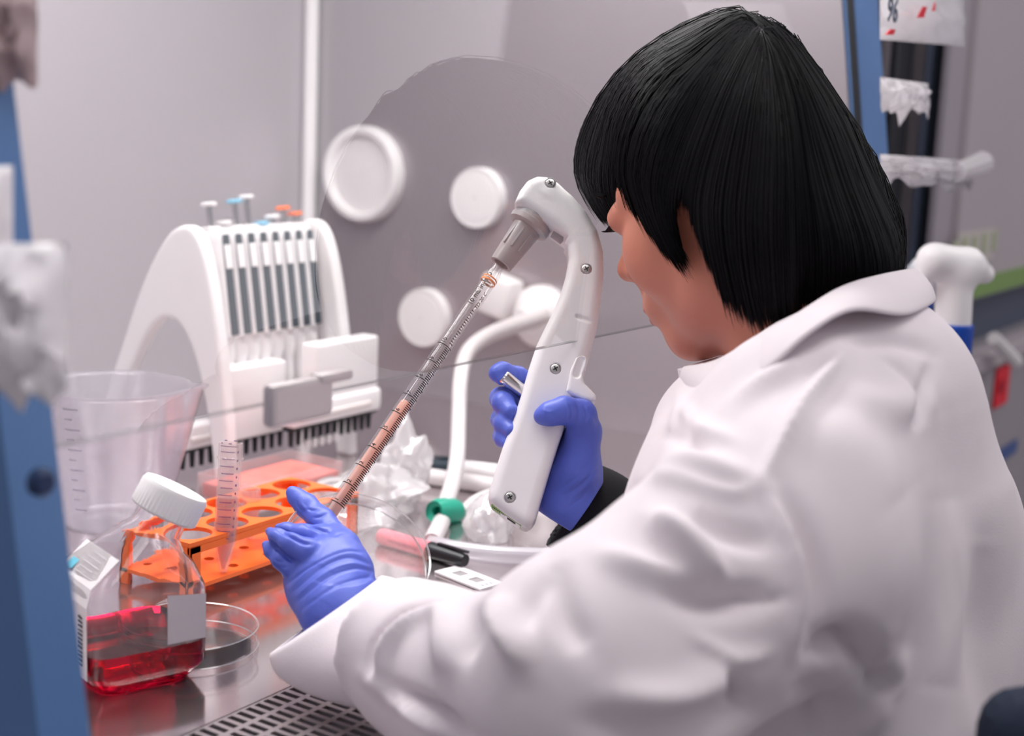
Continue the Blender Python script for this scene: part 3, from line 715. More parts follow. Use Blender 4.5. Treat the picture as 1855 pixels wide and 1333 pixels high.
def micropipette():
    """hanging single-channel pipette; local frame: z up along it, y back, x along the rack"""
    top = PX(383, 416, X0+.040); bot = PX(404, 612, X0+.040); ax = nrm(top-bot); M = basis(bot, XA, np.cross(ax, XA), ax); L = np.linalg.norm(top-bot)
    t = thing('micropipette', bot, 'x', 'pipette', 'micropipettes hanging in the white stand')
    def sect(levels, nm, mt, seg=28, n=3.2):
        V = []; F = []
        for z, hx, hy, cy in levels:
            for i in range(seg):
                a = 2*PI*i/seg; c, s_ = math.cos(a), math.sin(a); V.append((hx*math.copysign(abs(c)**(2/n), c), cy+hy*math.copysign(abs(s_)**(2/n), s_), z))
        K = len(levels)
        for k in range(K-1):
            for i in range(seg): F.append((k*seg+i, k*seg+(i+1) % seg, (k+1)*seg+(i+1) % seg, (k+1)*seg+i))
        F += [tuple(range(seg))[::-1], tuple(range((K-1)*seg, K*seg))]
        return MB().add(V, F, M).build(nm, mt, t, True, 40)
    sect([(0, .0066, .0135, 0), (L*.5, .0070, .0140, 0), (L-.012, .0072, .0145, 0), (L-.003, .0068, .0145, -.001), (L, .0052, .0125, -.002)], 'handle', M_white)
    V, F = rbox(.0088, .0030, L*.93, .001); MB().add(V, F, M@T(.0026, -.0142, L*.48)).build('grip_strip', M_darkstrip, t)
    V, F = rbox(.0084, .0012, L*.22, .0004); MB().add(V, F, M@T(.0026, -.0160, L*.74)).build('sticker', M_paper, t)
    V, F = rbox(.016, .018, .004, .0015); MB().add(V, F, M@T(.002, .005, L+.001)).build('finger_hook', M_offwhite, t)
    MB().add(*tube([(0, 0, L-.002), (0, 0, L+.022)], .0032, 12), M).build('plunger_rod', M_metal, t)
    MB().add(*lathe([(.006, 0), (.0078, .0008), (.0078, .003), (.006, .0038)], 24), M@T(0, 0, L+.022)).build('plunger_button', M_offwhite, t)
    MB().add(*lathe([(.0042, -.090), (.0046, -.060), (.0060, -.040), (.0066, -.028), (.0100, -.016), (.0105, -.004), (.0102, 0)], 24), M).build('tip_cone', M_white, t)
    return t
MP = micropipette(); kinds = [('grey', M_offwhite, .0), ('pale', M_offwhite, -.018), ('light blue', M_bluebtn, .002), ('pale grey', M_offwhite, .006), ('blue', M_bluebtn, -.020), ('white', M_offwhite, -.014), ('orange', M_orange, -.006), ('orange', M_orange, -.012)]
desc = ['white pipette nearest the front side panel, with a grey button raised on a steel rod', 'second white pipette from the front panel, its pale button pressed low',
        'white pipette with a raised light blue button, third from the front panel', 'white pipette with the tallest grey button, fourth from the front panel',
        'white pipette with a low blue button, fifth from the front panel', 'white pipette with a low pale button, sixth from the front panel',
        'white pipette with a raised orange button, second from the far panel', 'white pipette with a low orange button, right beside the far side panel']
def setbtn(t, mt, dz):
    for ch in t.children:
        if ch.name.startswith(('plunger_button', 'plunger_rod')):
            if ch.name.startswith('plunger_button'): ch.data = ch.data.copy(); ch.data.materials[0] = mt
            ax = nrm(PX(383, 416, X0+.040)-PX(404, 612, X0+.040)); ch.location = ch.location+Vector((ax*dz).tolist())
MP['label'] = desc[0]
others = []
for i in range(1, 8): others.append((copy_thing(MP, (i*.0168, 0, 0), desc[i]), i))
for t, i in others: setbtn(t, kinds[i][1], kinds[i][2])
# ---- multichannel pipettes hanging on the front of the stand
def multichannel(u0, v0, u1, v1, du0, du1, vb, Y, label, tips=False, back=0.):
    """slab seen between u0..u1, v0..v1; comb head between du0..du1 with its lower edge at vb"""
    q = lambda u, v: PY(u, v, Y)
    lo = q(u0, v1); hi = q(u1, v0); zt = hi[2]; zb = q((u0+u1)/2, v1)[2]
    t = thing('multichannel_pipette', ((lo[0]+hi[0])/2, Y, zb-.03), label, 'multichannel pipette', 'multichannel pipettes on the pipette stand')
    V, F = rbox(abs(hi[0]-lo[0]), .022, zt-zb, .004, 3); MB().add(V, F, T((lo[0]+hi[0])/2, Y+.008, (zt+zb)/2)).build('body', M_white, t)
    Y += back; h0 = q(du0, vb); h1 = q(du1, vb); xc = (h0[0]+h1[0])/2; Lh = h1[0]-h0[0]; zh = q((du0+du1)/2, vb-22)[2]; 
    V, F = rbox(Lh, .026, .024, .005, 3); MB().add(V, F, T(xc, Y+.006, zh+.006)).build('head', M_white, t)
    V, F = rbox(Lh*.80, .004, .006, .002, 2); MB().add(V, F, T(xc-.006, Y-.0085, zh+.004)).build('groove_bar', mat('warm_white', (.72, .66, .65), .4), t)
    V, F = rbox(Lh*.98, .010, .004, .001); MB().add(V, F, T(xc, Y+.004, zh-.0075)).build('comb_base', M_black, t)
    zc = zh-.009
    n = 12
    for k in range(n):
        x = xc+(k-(n-1)/2)*Lh*.95/n; MB().add(*lathe([(.0022, -.0165), (.0030, -.004), (.0036, 0)], 12), T(x, Y+.004, zc)).build('nozzle', M_black, t)
        if tips and 2 <= k < 7: MB().add(*lathe([(.0018, -.0215), (.0030, -.0185), (.0030, -.014), (.0020, -.0125)], 12), T(x, Y+.002, zc)).build('pipette_tip', M_offwhite, t)
    return t
multichannel(412, 650, 517, 790, 322, 524, 806, .912, 'white multichannel pipette with a black nozzle comb under its wide head, nearer one', False, .022)
multichannel(568, 606, 684, 752, 522, 682, 770, PX(568, 752, X0+.125)[1]-.020, 'white multichannel pipette with black nozzles and pale tips, the far one on the right', True)
# ---- tip box and reservoir with pink medium
def tipbox():
    c = PZ(450, 905, ZS); c = np.array([.865, .775, ZS])
    a = PZ(330, 905, ZS+.0)
    t = thing('reagent_reservoir', (.895, .833, ZS), 'clear lidded tray with coral pink contents below the black nozzles', 'reservoir')
    x0, x1, y0, y1 = .835, .955, .800, .866
    def shell(h, th):
        b = MB()
        for (lx, hx, ly, hy) in ((x0, x1, y0, y0+th), (x0, x1, y1-th, y1), (x0, x0+th, y0+th, y1-th), (x1-th, x1, y0+th, y1-th)):
            V, F = rbox(hx-lx, hy-ly, h, .0005, 1); b.add(V, F, T((lx+hx)/2, (ly+hy)/2, ZS+.0005+h/2))
        V, F = rbox(x1-x0-2*th, y1-y0-2*th, .0015, 0); b.add(V, F, T((x0+x1)/2, (y0+y1)/2, ZS+.0012)); return b
    shell(.030, .0015).build('tray', M_tubec, t)
    V, F = rbox(x1-x0-.006, y1-y0-.006, .013, .002); MB().add(V, F, T((x0+x1)/2, (y0+y1)/2, ZS+.0155)).build('pink_contents', mat('coral', (.86, .20, .17), .35, noise=.25, nscale=60), t)
    V, F = rbox(x1-x0-.006, y1-y0-.006, .006, .002); MB().add(V, F, T((x0+x1)/2, (y0+y1)/2, ZS+.0055)).build('pale_layer', M_paper, t)
tipbox()
# ---- plastic bag crumpled on the deck
def lump(name, c, sx, sy, sz, seed, label, cat, mt, res=40, amp=.5, ang=0.):
    r = np.random.default_rng(seed); V = []; F = []; nu, nv = res, res//2
    dirs = [nrm(r.normal(size=3)) for _ in range(14)]; fr = r.uniform(2, 6, 14); ph = r.uniform(0, 6, 14)
    for j in range(nv+1):
        th = PI*j/nv
        for i in range(nu):
            a = 2*PI*i/nu; p = np.array([math.sin(th)*math.cos(a), math.sin(th)*math.sin(a), math.cos(th)])
            f = 1+amp*sum((1-abs(math.sin(fr[k]*(p@dirs[k])+ph[k]))*1.6)/14**.5*.28 for k in range(14))
            p = p*f; x, y, z = p[0]*sx, p[1]*sy, p[2]*sz; V.append((c[0]+x*math.cos(ang)-y*math.sin(ang), c[1]+x*math.sin(ang)+y*math.cos(ang), max(c[2]+z, ZS+.0005)))
    for j in range(nv):
        for i in range(nu): F.append((j*nu+i, (j+1)*nu+i, (j+1)*nu+(i+1) % nu, j*nu+(i+1) % nu))
    return tag(mk(name, V, F, mt, None, True, 40), label, cat)
M_bag2 = clear('wrapper_film', (.94, .93, .94), .20, .10, haze=.72, hazecol=(.95, .93, .94))
lump('plastic_wrapper', PZ(660, 905, ZS+.018), .072, .038, .030, 4, 'large crumpled shiny wrapper on the deck behind the slanted glass pipette', 'wrapper', M_bag2, 64, 1.0, .25)
lump('plastic_wrapper', PZ(735, 850, ZS+.030), .022, .020, .034, 9, 'upright folded end of film beside the vertical hose', 'wrapper', M_bag2, 44, 1.0)
lump('plastic_wrapper', PZ(885, 945, ZS+.012), .030, .020, .026, 6, 'pale folded film behind the lower end of the pipette controller', 'wrapper', M_bag2, 44, .8, .4)
# ---- marker pen
def marker(a, b, label, body_m, cap_m, R=.0068, split=.60):
    a = np.asarray(a); b = np.asarray(b); a[2] = ZS+R; b[2] = ZS+R; L = np.linalg.norm(b-a); M = frame_z(a, b-a)
    t = thing('marker_pen', a-np.array([0, 0, R]), label, 'marker')
    MB().add(*lathe([(R*.72, 0), (R*.92, .0012), (R, .004), (R, L*split)], 32), M).build('barrel', body_m, t, True, 40)
    MB().add(*lathe([(R*1.05, L*split), (R*1.05, L*split+.004), (R*.98, L*split+.006), (R*.82, L-.004), (R*.70, L)], 32), M).build('pen_cap', cap_m, t, True, 40)
    up = -FW-M[:3, 2]*(-FW@M[:3, 2]); x = nrm(np.cross(M[:3, 2], ZA)); y = nrm(np.cross(M[:3, 2], x)); y = y if y[2] > 0 else -y
    V, F = rbox(.0032, .0022, L*(1-split)*.86, .0008); MB().add(V, F, basis(a+M[:3, 2]*(L*split+.008+L*(1-split)*.43)+y*R*1.08, np.cross(y, M[:3, 2]), y, M[:3, 2])).build('clip', cap_m, t)
    return t, M, L
mk_t, Mm, Lm = marker(PZ(688, 972, ZS+.006), PZ(843, 1017, ZS+.006), 'pink marker pen with a black clip cap lying on the steel deck', M_pinkpen, M_black)
def penprint(t, M, L):
    r = .00695; b = MB(); f0 = math.atan2(nrm(-FW)@M[:3, 1], nrm(-FW)@M[:3, 0]); rr = random.Random(4); z = L*.17
    while z < L*.52:
        dz = .0012+.0015*rr.random(); V = []
        for i in range(4):
            a = f0-.05+(.25+.25*rr.random())*i/3; V += [(r*math.cos(a), r*math.sin(a), z), (r*math.cos(a), r*math.sin(a), z+dz)]
        b.add(V, [(0, 2, 3, 1), (2, 4, 5, 3), (4, 6, 7, 5)], M); z += dz+.001
    tag(b.build('pen_print', mat('pen_ink', (.45, .06, .10), .5), t, False), kind='stuff')
penprint(mk_t, Mm, Lm)
marker(PZ(905, 858, ZS+.008), PZ(772, 842, ZS+.008), 'white pen with a dark cap lying far back behind the vertical hose', M_white, M_darkstrip, .0085, .50)
# ---- counting slide
def slide():
    c = [PZ(787, 1036, ZS+.0012), PZ(818, 1033, ZS+.0012), PZ(900, 1063, ZS+.0012), PZ(870, 1069, ZS+.0012)]
    fr = Frame(c[0], c[3]-c[0], c[1]-c[0]); L = np.linalg.norm(c[3]-c[0]); W_ = .024
    t = thing('counting_slide', (c[0]+c[2])/2, 'white cell counting slide with two dark square windows near the marker', 'slide')
    M = basis(c[0], fr.ex, fr.ey, ZA)
    V = []; F = []; xs = [0, L*.20, L*.40, L*.56, L*.76, L]; ys = [0, W_*.32, W_*.72, W_]
    for z in (0, .0015):
        for y in ys:
            for x in xs: V.append((x, y, z-.0007))
    nx = 6
    for j in range(3):
        for i in range(5):
            if j == 1 and i in (1, 3): continue
            a = j*nx+i; F.append((24+a, 24+a+1, 24+a+nx+1, 24+a+nx)); F.append((a+nx, a+nx+1, a+1, a))
    for i in range(5): F += [(i, i+1, 24+i+1, 24+i), (18+i+1, 18+i, 42+i, 42+i+1)]
    for j in range(3): F += [((j+1)*nx, j*nx, 24+j*nx, 24+(j+1)*nx), (j*nx+5, (j+1)*nx+5, 24+(j+1)*nx+5, 24+j*nx+5)]
    for i in (1, 3):
        a = nx+i; q = [a, a+1, a+nx+1, a+nx]; F += [(q[(k+1) % 4], q[k], 24+q[k], 24+q[(k+1) % 4]) for k in range(4)]
    MB().add(V, F, M).build('frame', M_paper, t, False)
    for i in (1, 3):
        MB().add([(xs[i], ys[1], -.0002), (xs[i+1], ys[1], -.0002), (xs[i+1], ys[2], -.0002), (xs[i], ys[2], -.0002)], [(0, 1, 2, 3)], M).build('window_square', M_grey, t, False)
    b = MB()
    for k in range(3): b.add([(L*.86, W_*(.25+.18*k), .001), (L*.93, W_*(.25+.18*k), .001), (L*.93, W_*(.34+.18*k), .001), (L*.86, W_*(.34+.18*k), .001)], [(0, 1, 2, 3)], M)
    tag(b.build('tiny_print', M_faintink, t, False), kind='stuff')
slide()
# ---- vacuum hose, fitting, green connector, loose tubing
def hose():
    p0 = PX(985, 572, XR); t = thing('vacuum_fitting', p0, 'round white wall fitting with a square valve where the hose leaves the side wall', 'fitting')
    M = frame_z(p0, (-1, 0, 0))
    MB().add(*lathe([(.037, -.004), (.037, .012), (.030, .022), (.018, .030), (.012, .05)], 40), M).build('flange', M_white, t)
    q = PX(905, 535, XR-.02); V, F = rbox(.035, .045, .05, .008, 3); a = math.radians(14); M2 = basis(q, XA, np.array([0, math.cos(a), math.sin(a)]), np.array([0, -math.sin(a), math.cos(a)])); MB().add(V, F, M2).build('valve_block', M_white, t)
    g = PZ(805, 930, ZS+.008)
    pts = [PX(985, 572, XR-.04), P(930, 590, 1.55), P(880, 610, 1.48), P(846, 640, 1.42), P(834, 690, 1.38), P(831, 760, 1.35), P(828, 830, 1.275), P(818, 880, 1.243), P(806, 915, proj(g)[2]+.01)]
    s = spline(np.array(pts), 60); L = np.linspace(0, 1, 60); rad = np.where(L < .42, .0125-.003*np.clip(L/.42, 0, 1), .0088); rad = .0074+.0026*np.exp(-(L/.30)**2)
    h = thing('vacuum_hose', g, 'white hose dropping from the wall fitting to a green connector', 'hose')
    MB().add(*tube(s, rad, 20)).build('tubing', M_hose, h)
    MB().add(*lathe([(.0100, -.016), (.0112, -.012), (.0112, .010), (.0090, .016), (.0090, .014), (.0045, .012), (.0045, .004)], 28, True, True), frame_z(P(806, 926, proj(g)[2]-.002), P(780, 923, 1)-P(830, 930, 1)-FW*.03)).build('connector', M_green, h)
    e0 = P(800, 945, proj(g)[2]-.012); e1 = PZ(782, 982, ZS+.006); MB().add(*tube(spline(np.array([e0, (e0+e1)/2+np.array([.002, 0, .002]), e1]), 10), [.0075]*10, 14)).build('nozzle', M_hose, h)
    s2 = spline(np.array([PZ(778, 985, ZS+.007), PZ(830, 995, ZS+.007), PZ(900, 1004, ZS+.007), PZ(990, 1008, ZS+.007), PZ(1120, 1010, ZS+.007)]), 30)
    tag(MB().add(*tube(s2, .0068, 16)).build('silicone_tube', clear('silicone', (.9, .88, .9), .1, .2, haze=.6)), 'thick translucent tube running along the deck behind the slide', 'tube')
    s3 = spline(np.array([PZ(690, 850, ZS+.008), PZ(770, 862, ZS+.008), PZ(840, 872, ZS+.008), PZ(920, 884, ZS+.008), PZ(1000, 890, ZS+.008)]), 30)
    tag(MB().add(*tube(s3, .0080, 16)).build('silicone_tube', M_hose), 'white tube lying across the deck behind the vertical hose', 'tube')
    s4 = spline(np.array([PZ(838, 925, ZS+.006), PZ(860, 905, ZS+.012), PZ(900, 890, ZS+.02), PZ(960, 880, ZS+.03)]), 20)
    tag(MB().add(*tube(s4, .0040, 12)).build('silicone_tube', M_hose), 'thin pale tube rising from beside the green connector', 'tube')
hose()
# ---- spray bottles behind the shoulder
def spray(u, v, d, label, ang, sc=1.):
    o = P(u, v, d); t = thing('spray_bottle', (o[0], o[1], o[2]-.23*sc), label, 'spray bottle')
    dirh = nrm(np.array([RT[0], RT[1], 0])*math.cos(ang)+np.array([FW[0], FW[1], 0])*math.sin(ang)); M = basis(o, dirh, np.cross(ZA, dirh), ZA)*1.; M[:3, :3] *= sc
    h = SDF((-.07, -.025, -.02), (.09, .025, .075), .0022)
    h.cap((-.026, 0, .048), (.010, 0, .043), .0165, .0170, 0); h.cap((.010, 0, .043), (.026, 0, .037), .0170, .0105, .006); h.cap((.026, 0, .037), (.031, 0, .035), .0085, .0080, .003); h.cap((0, 0, -.015), (-.002, 0, .030), .0175, .0170, .012); h.cap((-.026, 0, .046), (-.036, 0, .032), .014, .008, .008)
    V, F = h.mesh(); V = relax(V, F, 1); V = V@M[:3, :3].T+M[:3, 3]; grid_mesh('trigger_head', V, F, M_white, t)
    MB().add(*lathe([(.0195, -.042), (.0200, -.040), (.0200, -.014), (.0190, -.012)], 32), M).build('collar', M_spraybl, t)
    MB().add(*lathe([(.040, -.23), (.0425, -.226), (.0425, -.12), (.036, -.095), (.0215, -.070), (.0200, -.043)], 40), M).build('bottle_body', M_offwhite, t)
SPRAYS = 1
spray(1728, 563, 1.32, 'white trigger spray bottle with a blue collar, right of the white collar tip', .25, 1.0)
spray(1672, 525, 1.42, 'small white spray bottle with blue collar, mostly hidden behind the coat collar', 2.2, .55)
rest = struct(boxo('trim_13', (1.33, .02, .66), (1.60, .36, .69), M_panel2, r=.004))
# ================================================================== hand tools
gO = P(985, 640, .957); GF = Frame(gO, RT, P(1000, 345, .990)-P(925, 930, .930)); GT = .0170
def g2(u, v, z=0): q = GF.to2(u, v); return GF.at(q[0], q[1], z)
def controller():
    t = thing('pipette_controller', g2(930, 955), 'white curved electric pipette controller held upright in a blue gloved hand', 'pipette controller')
    out = [(932, 378), (941, 357), (955, 339), (972, 331), (991, 332), (1010, 343), (1036, 366), (1061, 394), (1081, 428), (1091, 464), (1092, 502), (1088, 545), (1080, 602), (1067, 647), (1050, 700), (1030, 755), (1012, 806), (994, 862), (979, 912), (970, 944), (963, 955), (953, 960), (941, 956), (915, 938), (893, 921), (886, 911), (886, 897), (896, 862), (911, 815), (929, 768), (944, 722), (957, 676), (971, 634), (985, 605), (999, 577), (1013, 545), (1023, 512), (1029, 480), (1027, 456), (1018, 441), (999, 424)]
    poly = np.array([GF.to2(*p) for p in out]); h = .00095; lo = poly.min(0)-.012; hi = poly.max(0)+.012
    xs = np.arange(lo[0], hi[0], h); ys = np.arange(lo[1], hi[1], h); d2 = poly_sdf(poly, np.stack(np.meshgrid(xs, ys, indexing='ij'), -1))
    S = SDF((lo[0], lo[1], -GT-.004), (xs[-1], ys[-1], GT+.004), h); zs = S.lo[2]+h*np.arange(S.n[2]); S.D = np.zeros((len(xs), len(ys), len(zs)), np.float32); S.n = np.array(S.D.shape)
    r = .0075; ez = (abs(zs)-GT+r)[None, None, :]; dd = d2[..., None]+r
    S.D = (np.sqrt(np.maximum(dd, 0)**2+np.maximum(ez, 0)**2)+np.minimum(np.maximum(dd, ez), 0)-r).astype(np.float32)
    L2 = lambda u, v, z: (*GF.to2(u, v), z)
    a = np.array(L2(965, 400, 0)); b = np.array(L2(984, 374, 0)); ax = nrm(a-b)
    S.cap(a-ax*.016, b, .0155, .0135, .004); S.half_from = None
    # flat barrel mouth
    X = xs[:, None, None]; Y = ys[None, :, None]; near = (np.hypot(X-a[0], Y-a[1]) < .030)
    S.D = np.where(near, np.maximum(S.D, ((X-a[0])*ax[0]+(Y-a[1])*ax[1]).astype(np.float32)), S.D)
    S.cap(L2(1044, 586, GT), L2(1076, 597, GT), .0012, .0012, .0008, 'sub')
    for u, v in ((996, 348), (1060, 501), (1005, 679), (924, 908)): S.cap(L2(u, v, GT-.0005), L2(u, v, GT+.003), .0036, .0036, 0, 'sub')
    V, F = S.mesh(); V = relax(V, F, 1, .4); W = GF.o+V[:, :1]*GF.ex+V[:, 1:2]*GF.ey+V[:, 2:]*GF.n
    grid_mesh('shell', W, F, M_white, t)
    A = GF.at(a[0], a[1]); AX = GF.ex*ax[0]+GF.ey*ax[1]; M = frame_z(A, AX, GF.n); E = g2(908, 479); L = (E-A)@AX
    MB().add(*lathe([(.0150, -.002), (.0152, .002), (.0158, .0025), (.0152, .0060), (.0115, .0075)], 48), M).build('collar', M_grey, t)
    MB().add(*lathe([(.0108, .0070), (.0102, .014), (.0086, L-.003), (.0082, L), (.0058, L), (.0050, L-.006)], 48), M).build('nose_cone', mat('nose_grey', (.38, .35, .36), .3, trans=.12), t)
    for k in (-1, 0, 1):
        V, F = rbox(.0012, .0016, .016, .0004); b_ = MB().add(V, F, M@T(0, 0, .019)@rotz(k*.7)@T(.0100, 0, 0)); b_.build('nose_rib', M_grey, t)
    MB().add(*tube([g2(1003, 424, .003), g2(1020, 436, .003)], [.0042, .0042], 14)).build('release_knob', M_grey, t)
    for u, v in ((996, 348), (1060, 501), (1005, 679), (924, 908)):
        Mz = GF.mat()@T(*GF.to2(u, v), GT); s = MB().add(*lathe([(.0034, -.003), (.0034, -.0002), (.0028, .0002), (.0018, .0004), (.0001, .0004)], 28, True, False), Mz).build('screw', M_screw, t)
        for an in (.5, .5+PI/2):
            V, F = rbox(.0036, .0009, .0006, 0); MB().add(V, F, Mz@T(0, 0, .0003)@rotz(an)).build('cross_slot', M_ink, s)
        MB().add(*lathe([(.0036, -.0008), (.0041, -.0001), (.0036, .0001), (.0033, -.0004)], 28, False, False), Mz).build('screw_well', M_grey, s)
    # steel trigger on the finger side
    MB().add(*lathe([(.0046, -.002), (.0048, 0), (.0048, .0165), (.0042, .0178), (.0001, .0180)], 32, True, False), frame_z(g2(948, 712, .002), g2(914, 687, .006)-g2(948, 712, .002))).build('trigger_button', M_metal, t)
    # white mode lever with a slot
    lv = [(1023, 720), (1031, 680), (1041, 659), (1049, 655), (1058, 656), (1062, 663), (1060, 676), (1053, 690), (1057, 705), (1068, 716), (1077, 726), (1077, 734), (1068, 738), (1050, 733)]
    pl = np.array([GF.to2(*p) for p in lv]); lo = pl.min(0)-.006; hi = pl.max(0)+.006; h = .0007; xs = np.arange(lo[0], hi[0], h); ys = np.arange(lo[1], hi[1], h)
    d2 = poly_sdf(pl, np.stack(np.meshgrid(xs, ys, indexing='ij'), -1)); Q = SDF((lo[0], lo[1], -.012), (xs[-1], ys[-1], GT+.004), h); zs = Q.lo[2]+h*np.arange(Q.n[2]); r = .0022
    ez = (abs(zs-.003)-.0150+r)[None, None, :]; dd = d2[..., None]+r; Q.D = (np.sqrt(np.maximum(dd, 0)**2+np.maximum(ez, 0)**2)+np.minimum(np.maximum(dd, ez), 0)-r).astype(np.float32); Q.n = np.array(Q.D.shape)
    Q.cap(L2(1051, 664, GT+.001), L2(1043, 689, GT+.001), .0026, .0026, .001, 'sub')
    V, F = Q.mesh(); V = relax(V, F, 1, .4); grid_mesh('mode_lever', GF.o+V[:, :1]*GF.ex+V[:, 1:2]*GF.ey+V[:, 2:]*GF.n, F, M_white, t)
    # bottom end: green rating label and charging port
    e0 = np.array(GF.to2(890, 917)); e1 = np.array(GF.to2(946, 956)); dx = nrm(np.append(e1-e0, 0)); ex = GF.ex*dx[0]+GF.ey*dx[1]; dn = -(-GF.ex*dx[1]+GF.ey*dx[0]); C = GF.at(*((e0+e1)/2))
    Lw = np.linalg.norm(e1-e0); V, F = rbox(Lw*.96, .016, .0010, .0004); lab = MB().add(V, F, basis(C+dn*.0001+GF.n*.0050, ex, -GF.n, -dn) if False else basis(C+dn*.0004+GF.n*.0040, ex, np.cross(dn, ex), dn)).build('rating_label', M_greenlab, t)
    V, F = rbox(.0068, .0052, .0016, .0006); MB().add(V, F, basis(C+dn*.0008+ex*Lw*.18+GF.n*.0070, ex, np.cross(dn, ex), dn)).build('charging_port', M_ink, t)
    pr = MB(); rr = random.Random(8)
    for k in range(14):
        x = -Lw*.42+k*Lw*.055; w_ = Lw*.05*rr.uniform(.5, .95)
        for j in range(2):
            V, F = rbox(w_, .0013, .0002, 0)
            if not (x > .0005 and j == 0): pr.add(V, F, basis(C+dn*.00098+ex*x+GF.n*(.0100-.0026*j), ex, np.cross(dn, ex), dn))
    tag(pr.build('label_print', M_ink, lab, False), kind='stuff')
    return t, A, AX, L
def rotz(a):
    M = np.eye(4); M[0, 0] = M[1, 1] = math.cos(a); M[0, 1] = -math.sin(a); M[1, 0] = math.sin(a); return M
GUN, GA, GAX, GL = controller()
def serological():
    A = g2(910, 472); B = P(588, 948, .893); ax = nrm(A-B); L = np.linalg.norm(A-B); M = frame_z(B, ax, np.cross(ax, FW)); M = basis(B, np.cross(nrm(np.cross(ax, -FW)), ax)*1., nrm(np.cross(ax, -FW)) , ax)
    x = nrm(-FW-ax*(-FW@ax)); y = np.cross(ax, x); M = basis(B, x, y, ax)   # local x faces the viewer, z runs up the glass
    R = .0054; t = thing('serological_pipette', B, 'clear graduated glass pipette half filled with pink medium, slanting from the controller', 'pipette')
    MB().add(*lathe([(.0016, -.012), (.0024, -.008), (R*.8, 0), (R, .006), (R, L-.014), (R*.98, L-.012), (R*.78, L-.009), (R*.74, L+.010), (R*.58, L+.010), (R*.58, L-.010), (R-.0012, L-.014), (R-.0012, .006), (.0012, -.010)], 40, True, False), M).build('glass_tube', M_pip, t, True, 50)
    def axial(u, v):  # height along the tube of the point seen at (u, v)
        r = ray(u, v); n = np.cross(np.cross(ax, r), r); return ((CAM-B)@n)/(ax@n)
    zl = axial(727, 722); MB().add(*lathe([(.001, -.006), (R*.62, 0), (R-.0016, .006), (R-.0016, zl-.001), (R-.0022, zl)], 32), M).build('pink_liquid', M_pinkliq, t, True, 50)
    z1, z10 = axial(611, 914), axial(801, 627); dz = (z10-z1)/9; r = R+.00012
    gm = MB()
    def band(z, h, a0, a1, n):
        V = []
        for i in range(n):
            a = a0+(a1-a0)*i/(n-1); V += [(r*math.cos(a), r*math.sin(a), z-h/2), (r*math.cos(a), r*math.sin(a), z+h/2)]
        gm.add(V, [(2*i, 2*i+2, 2*i+3, 2*i+1) for i in range(n-1)], M)
    sgn = 1.0 if (y@RT) > 0 else -1.0
    for k in range(1, 11):
        band(z1+dz*(k-1), .0007, -1.35, 1.35, 14)
        for j in range(1, 10):
            if k == 10: break
            h = .8 if j == 5 else .55; a0, a1 = .25, .25+h
            band(z1+dz*(k-1+j/10), .00075, a0*sgn, (a1+.25)*sgn, 6)
    zt = z1+dz*9+.003
    for j in range(15): band(zt+j*.0021, .0007, (.35)*sgn, (.95 if j % 5 == 0 else .75)*sgn, 5)
    tag(gm.build('graduations', M_ink, t, False), kind='stuff')
    zr = axial(886, 511); MB().add(*lathe([(R+.0001, zr-.0012), (R+.0003, zr-.0006), (R+.0003, zr), (R+.0001, zr+.0006)], 40, False, False), M).build('colour_ring', M_orangering, t); MB().add(*lathe([(R+.0001, zr+.0016), (R+.0003, zr+.002), (R+.0003, zr+.0024), (R+.0001, zr+.0028)], 40, False, False), M).build('colour_ring', M_orangering, t)
    def onglass(z0, a0, flip):
        # text runs up the tube: text x -> z, text y -> around
        def f(V):
            o = V.copy(); th = a0-sgn*V[:, 1]/r; o[:, 0] = r*np.cos(th); o[:, 1] = r*np.sin(th); o[:, 2] = z0+V[:, 0]; return o
        return f
    for k in range(1, 11): text_mesh(str(k), .0042, M_ink, 'digit', t, M, bend=onglass(z1+dz*(k-1)+.0008, -.15*sgn, False))
    text_mesh('10 mL in 1/10', .0052, M_ink, 'size_print', t, M, bend=onglass(zt+.032, -.05*sgn, False))
    text_mesh('TD 20 C   STERILE  NONPYROGENIC'[:10], .0040, M_ink, 'size_print', t, M, bend=onglass(zt+.032, .95*sgn, False))
    return t
PIP = serological()
nD = nrm(-FW*.66+.75*(.40*RT+.92*UP)); cD = P(643, 1012, .893)
DISH = petri('petri_dish', frame_z(cD-nD*.006, nD, RT), .0485, .013, 'clear round dish tilted in the lower blue gloved hand under the pipette tip')
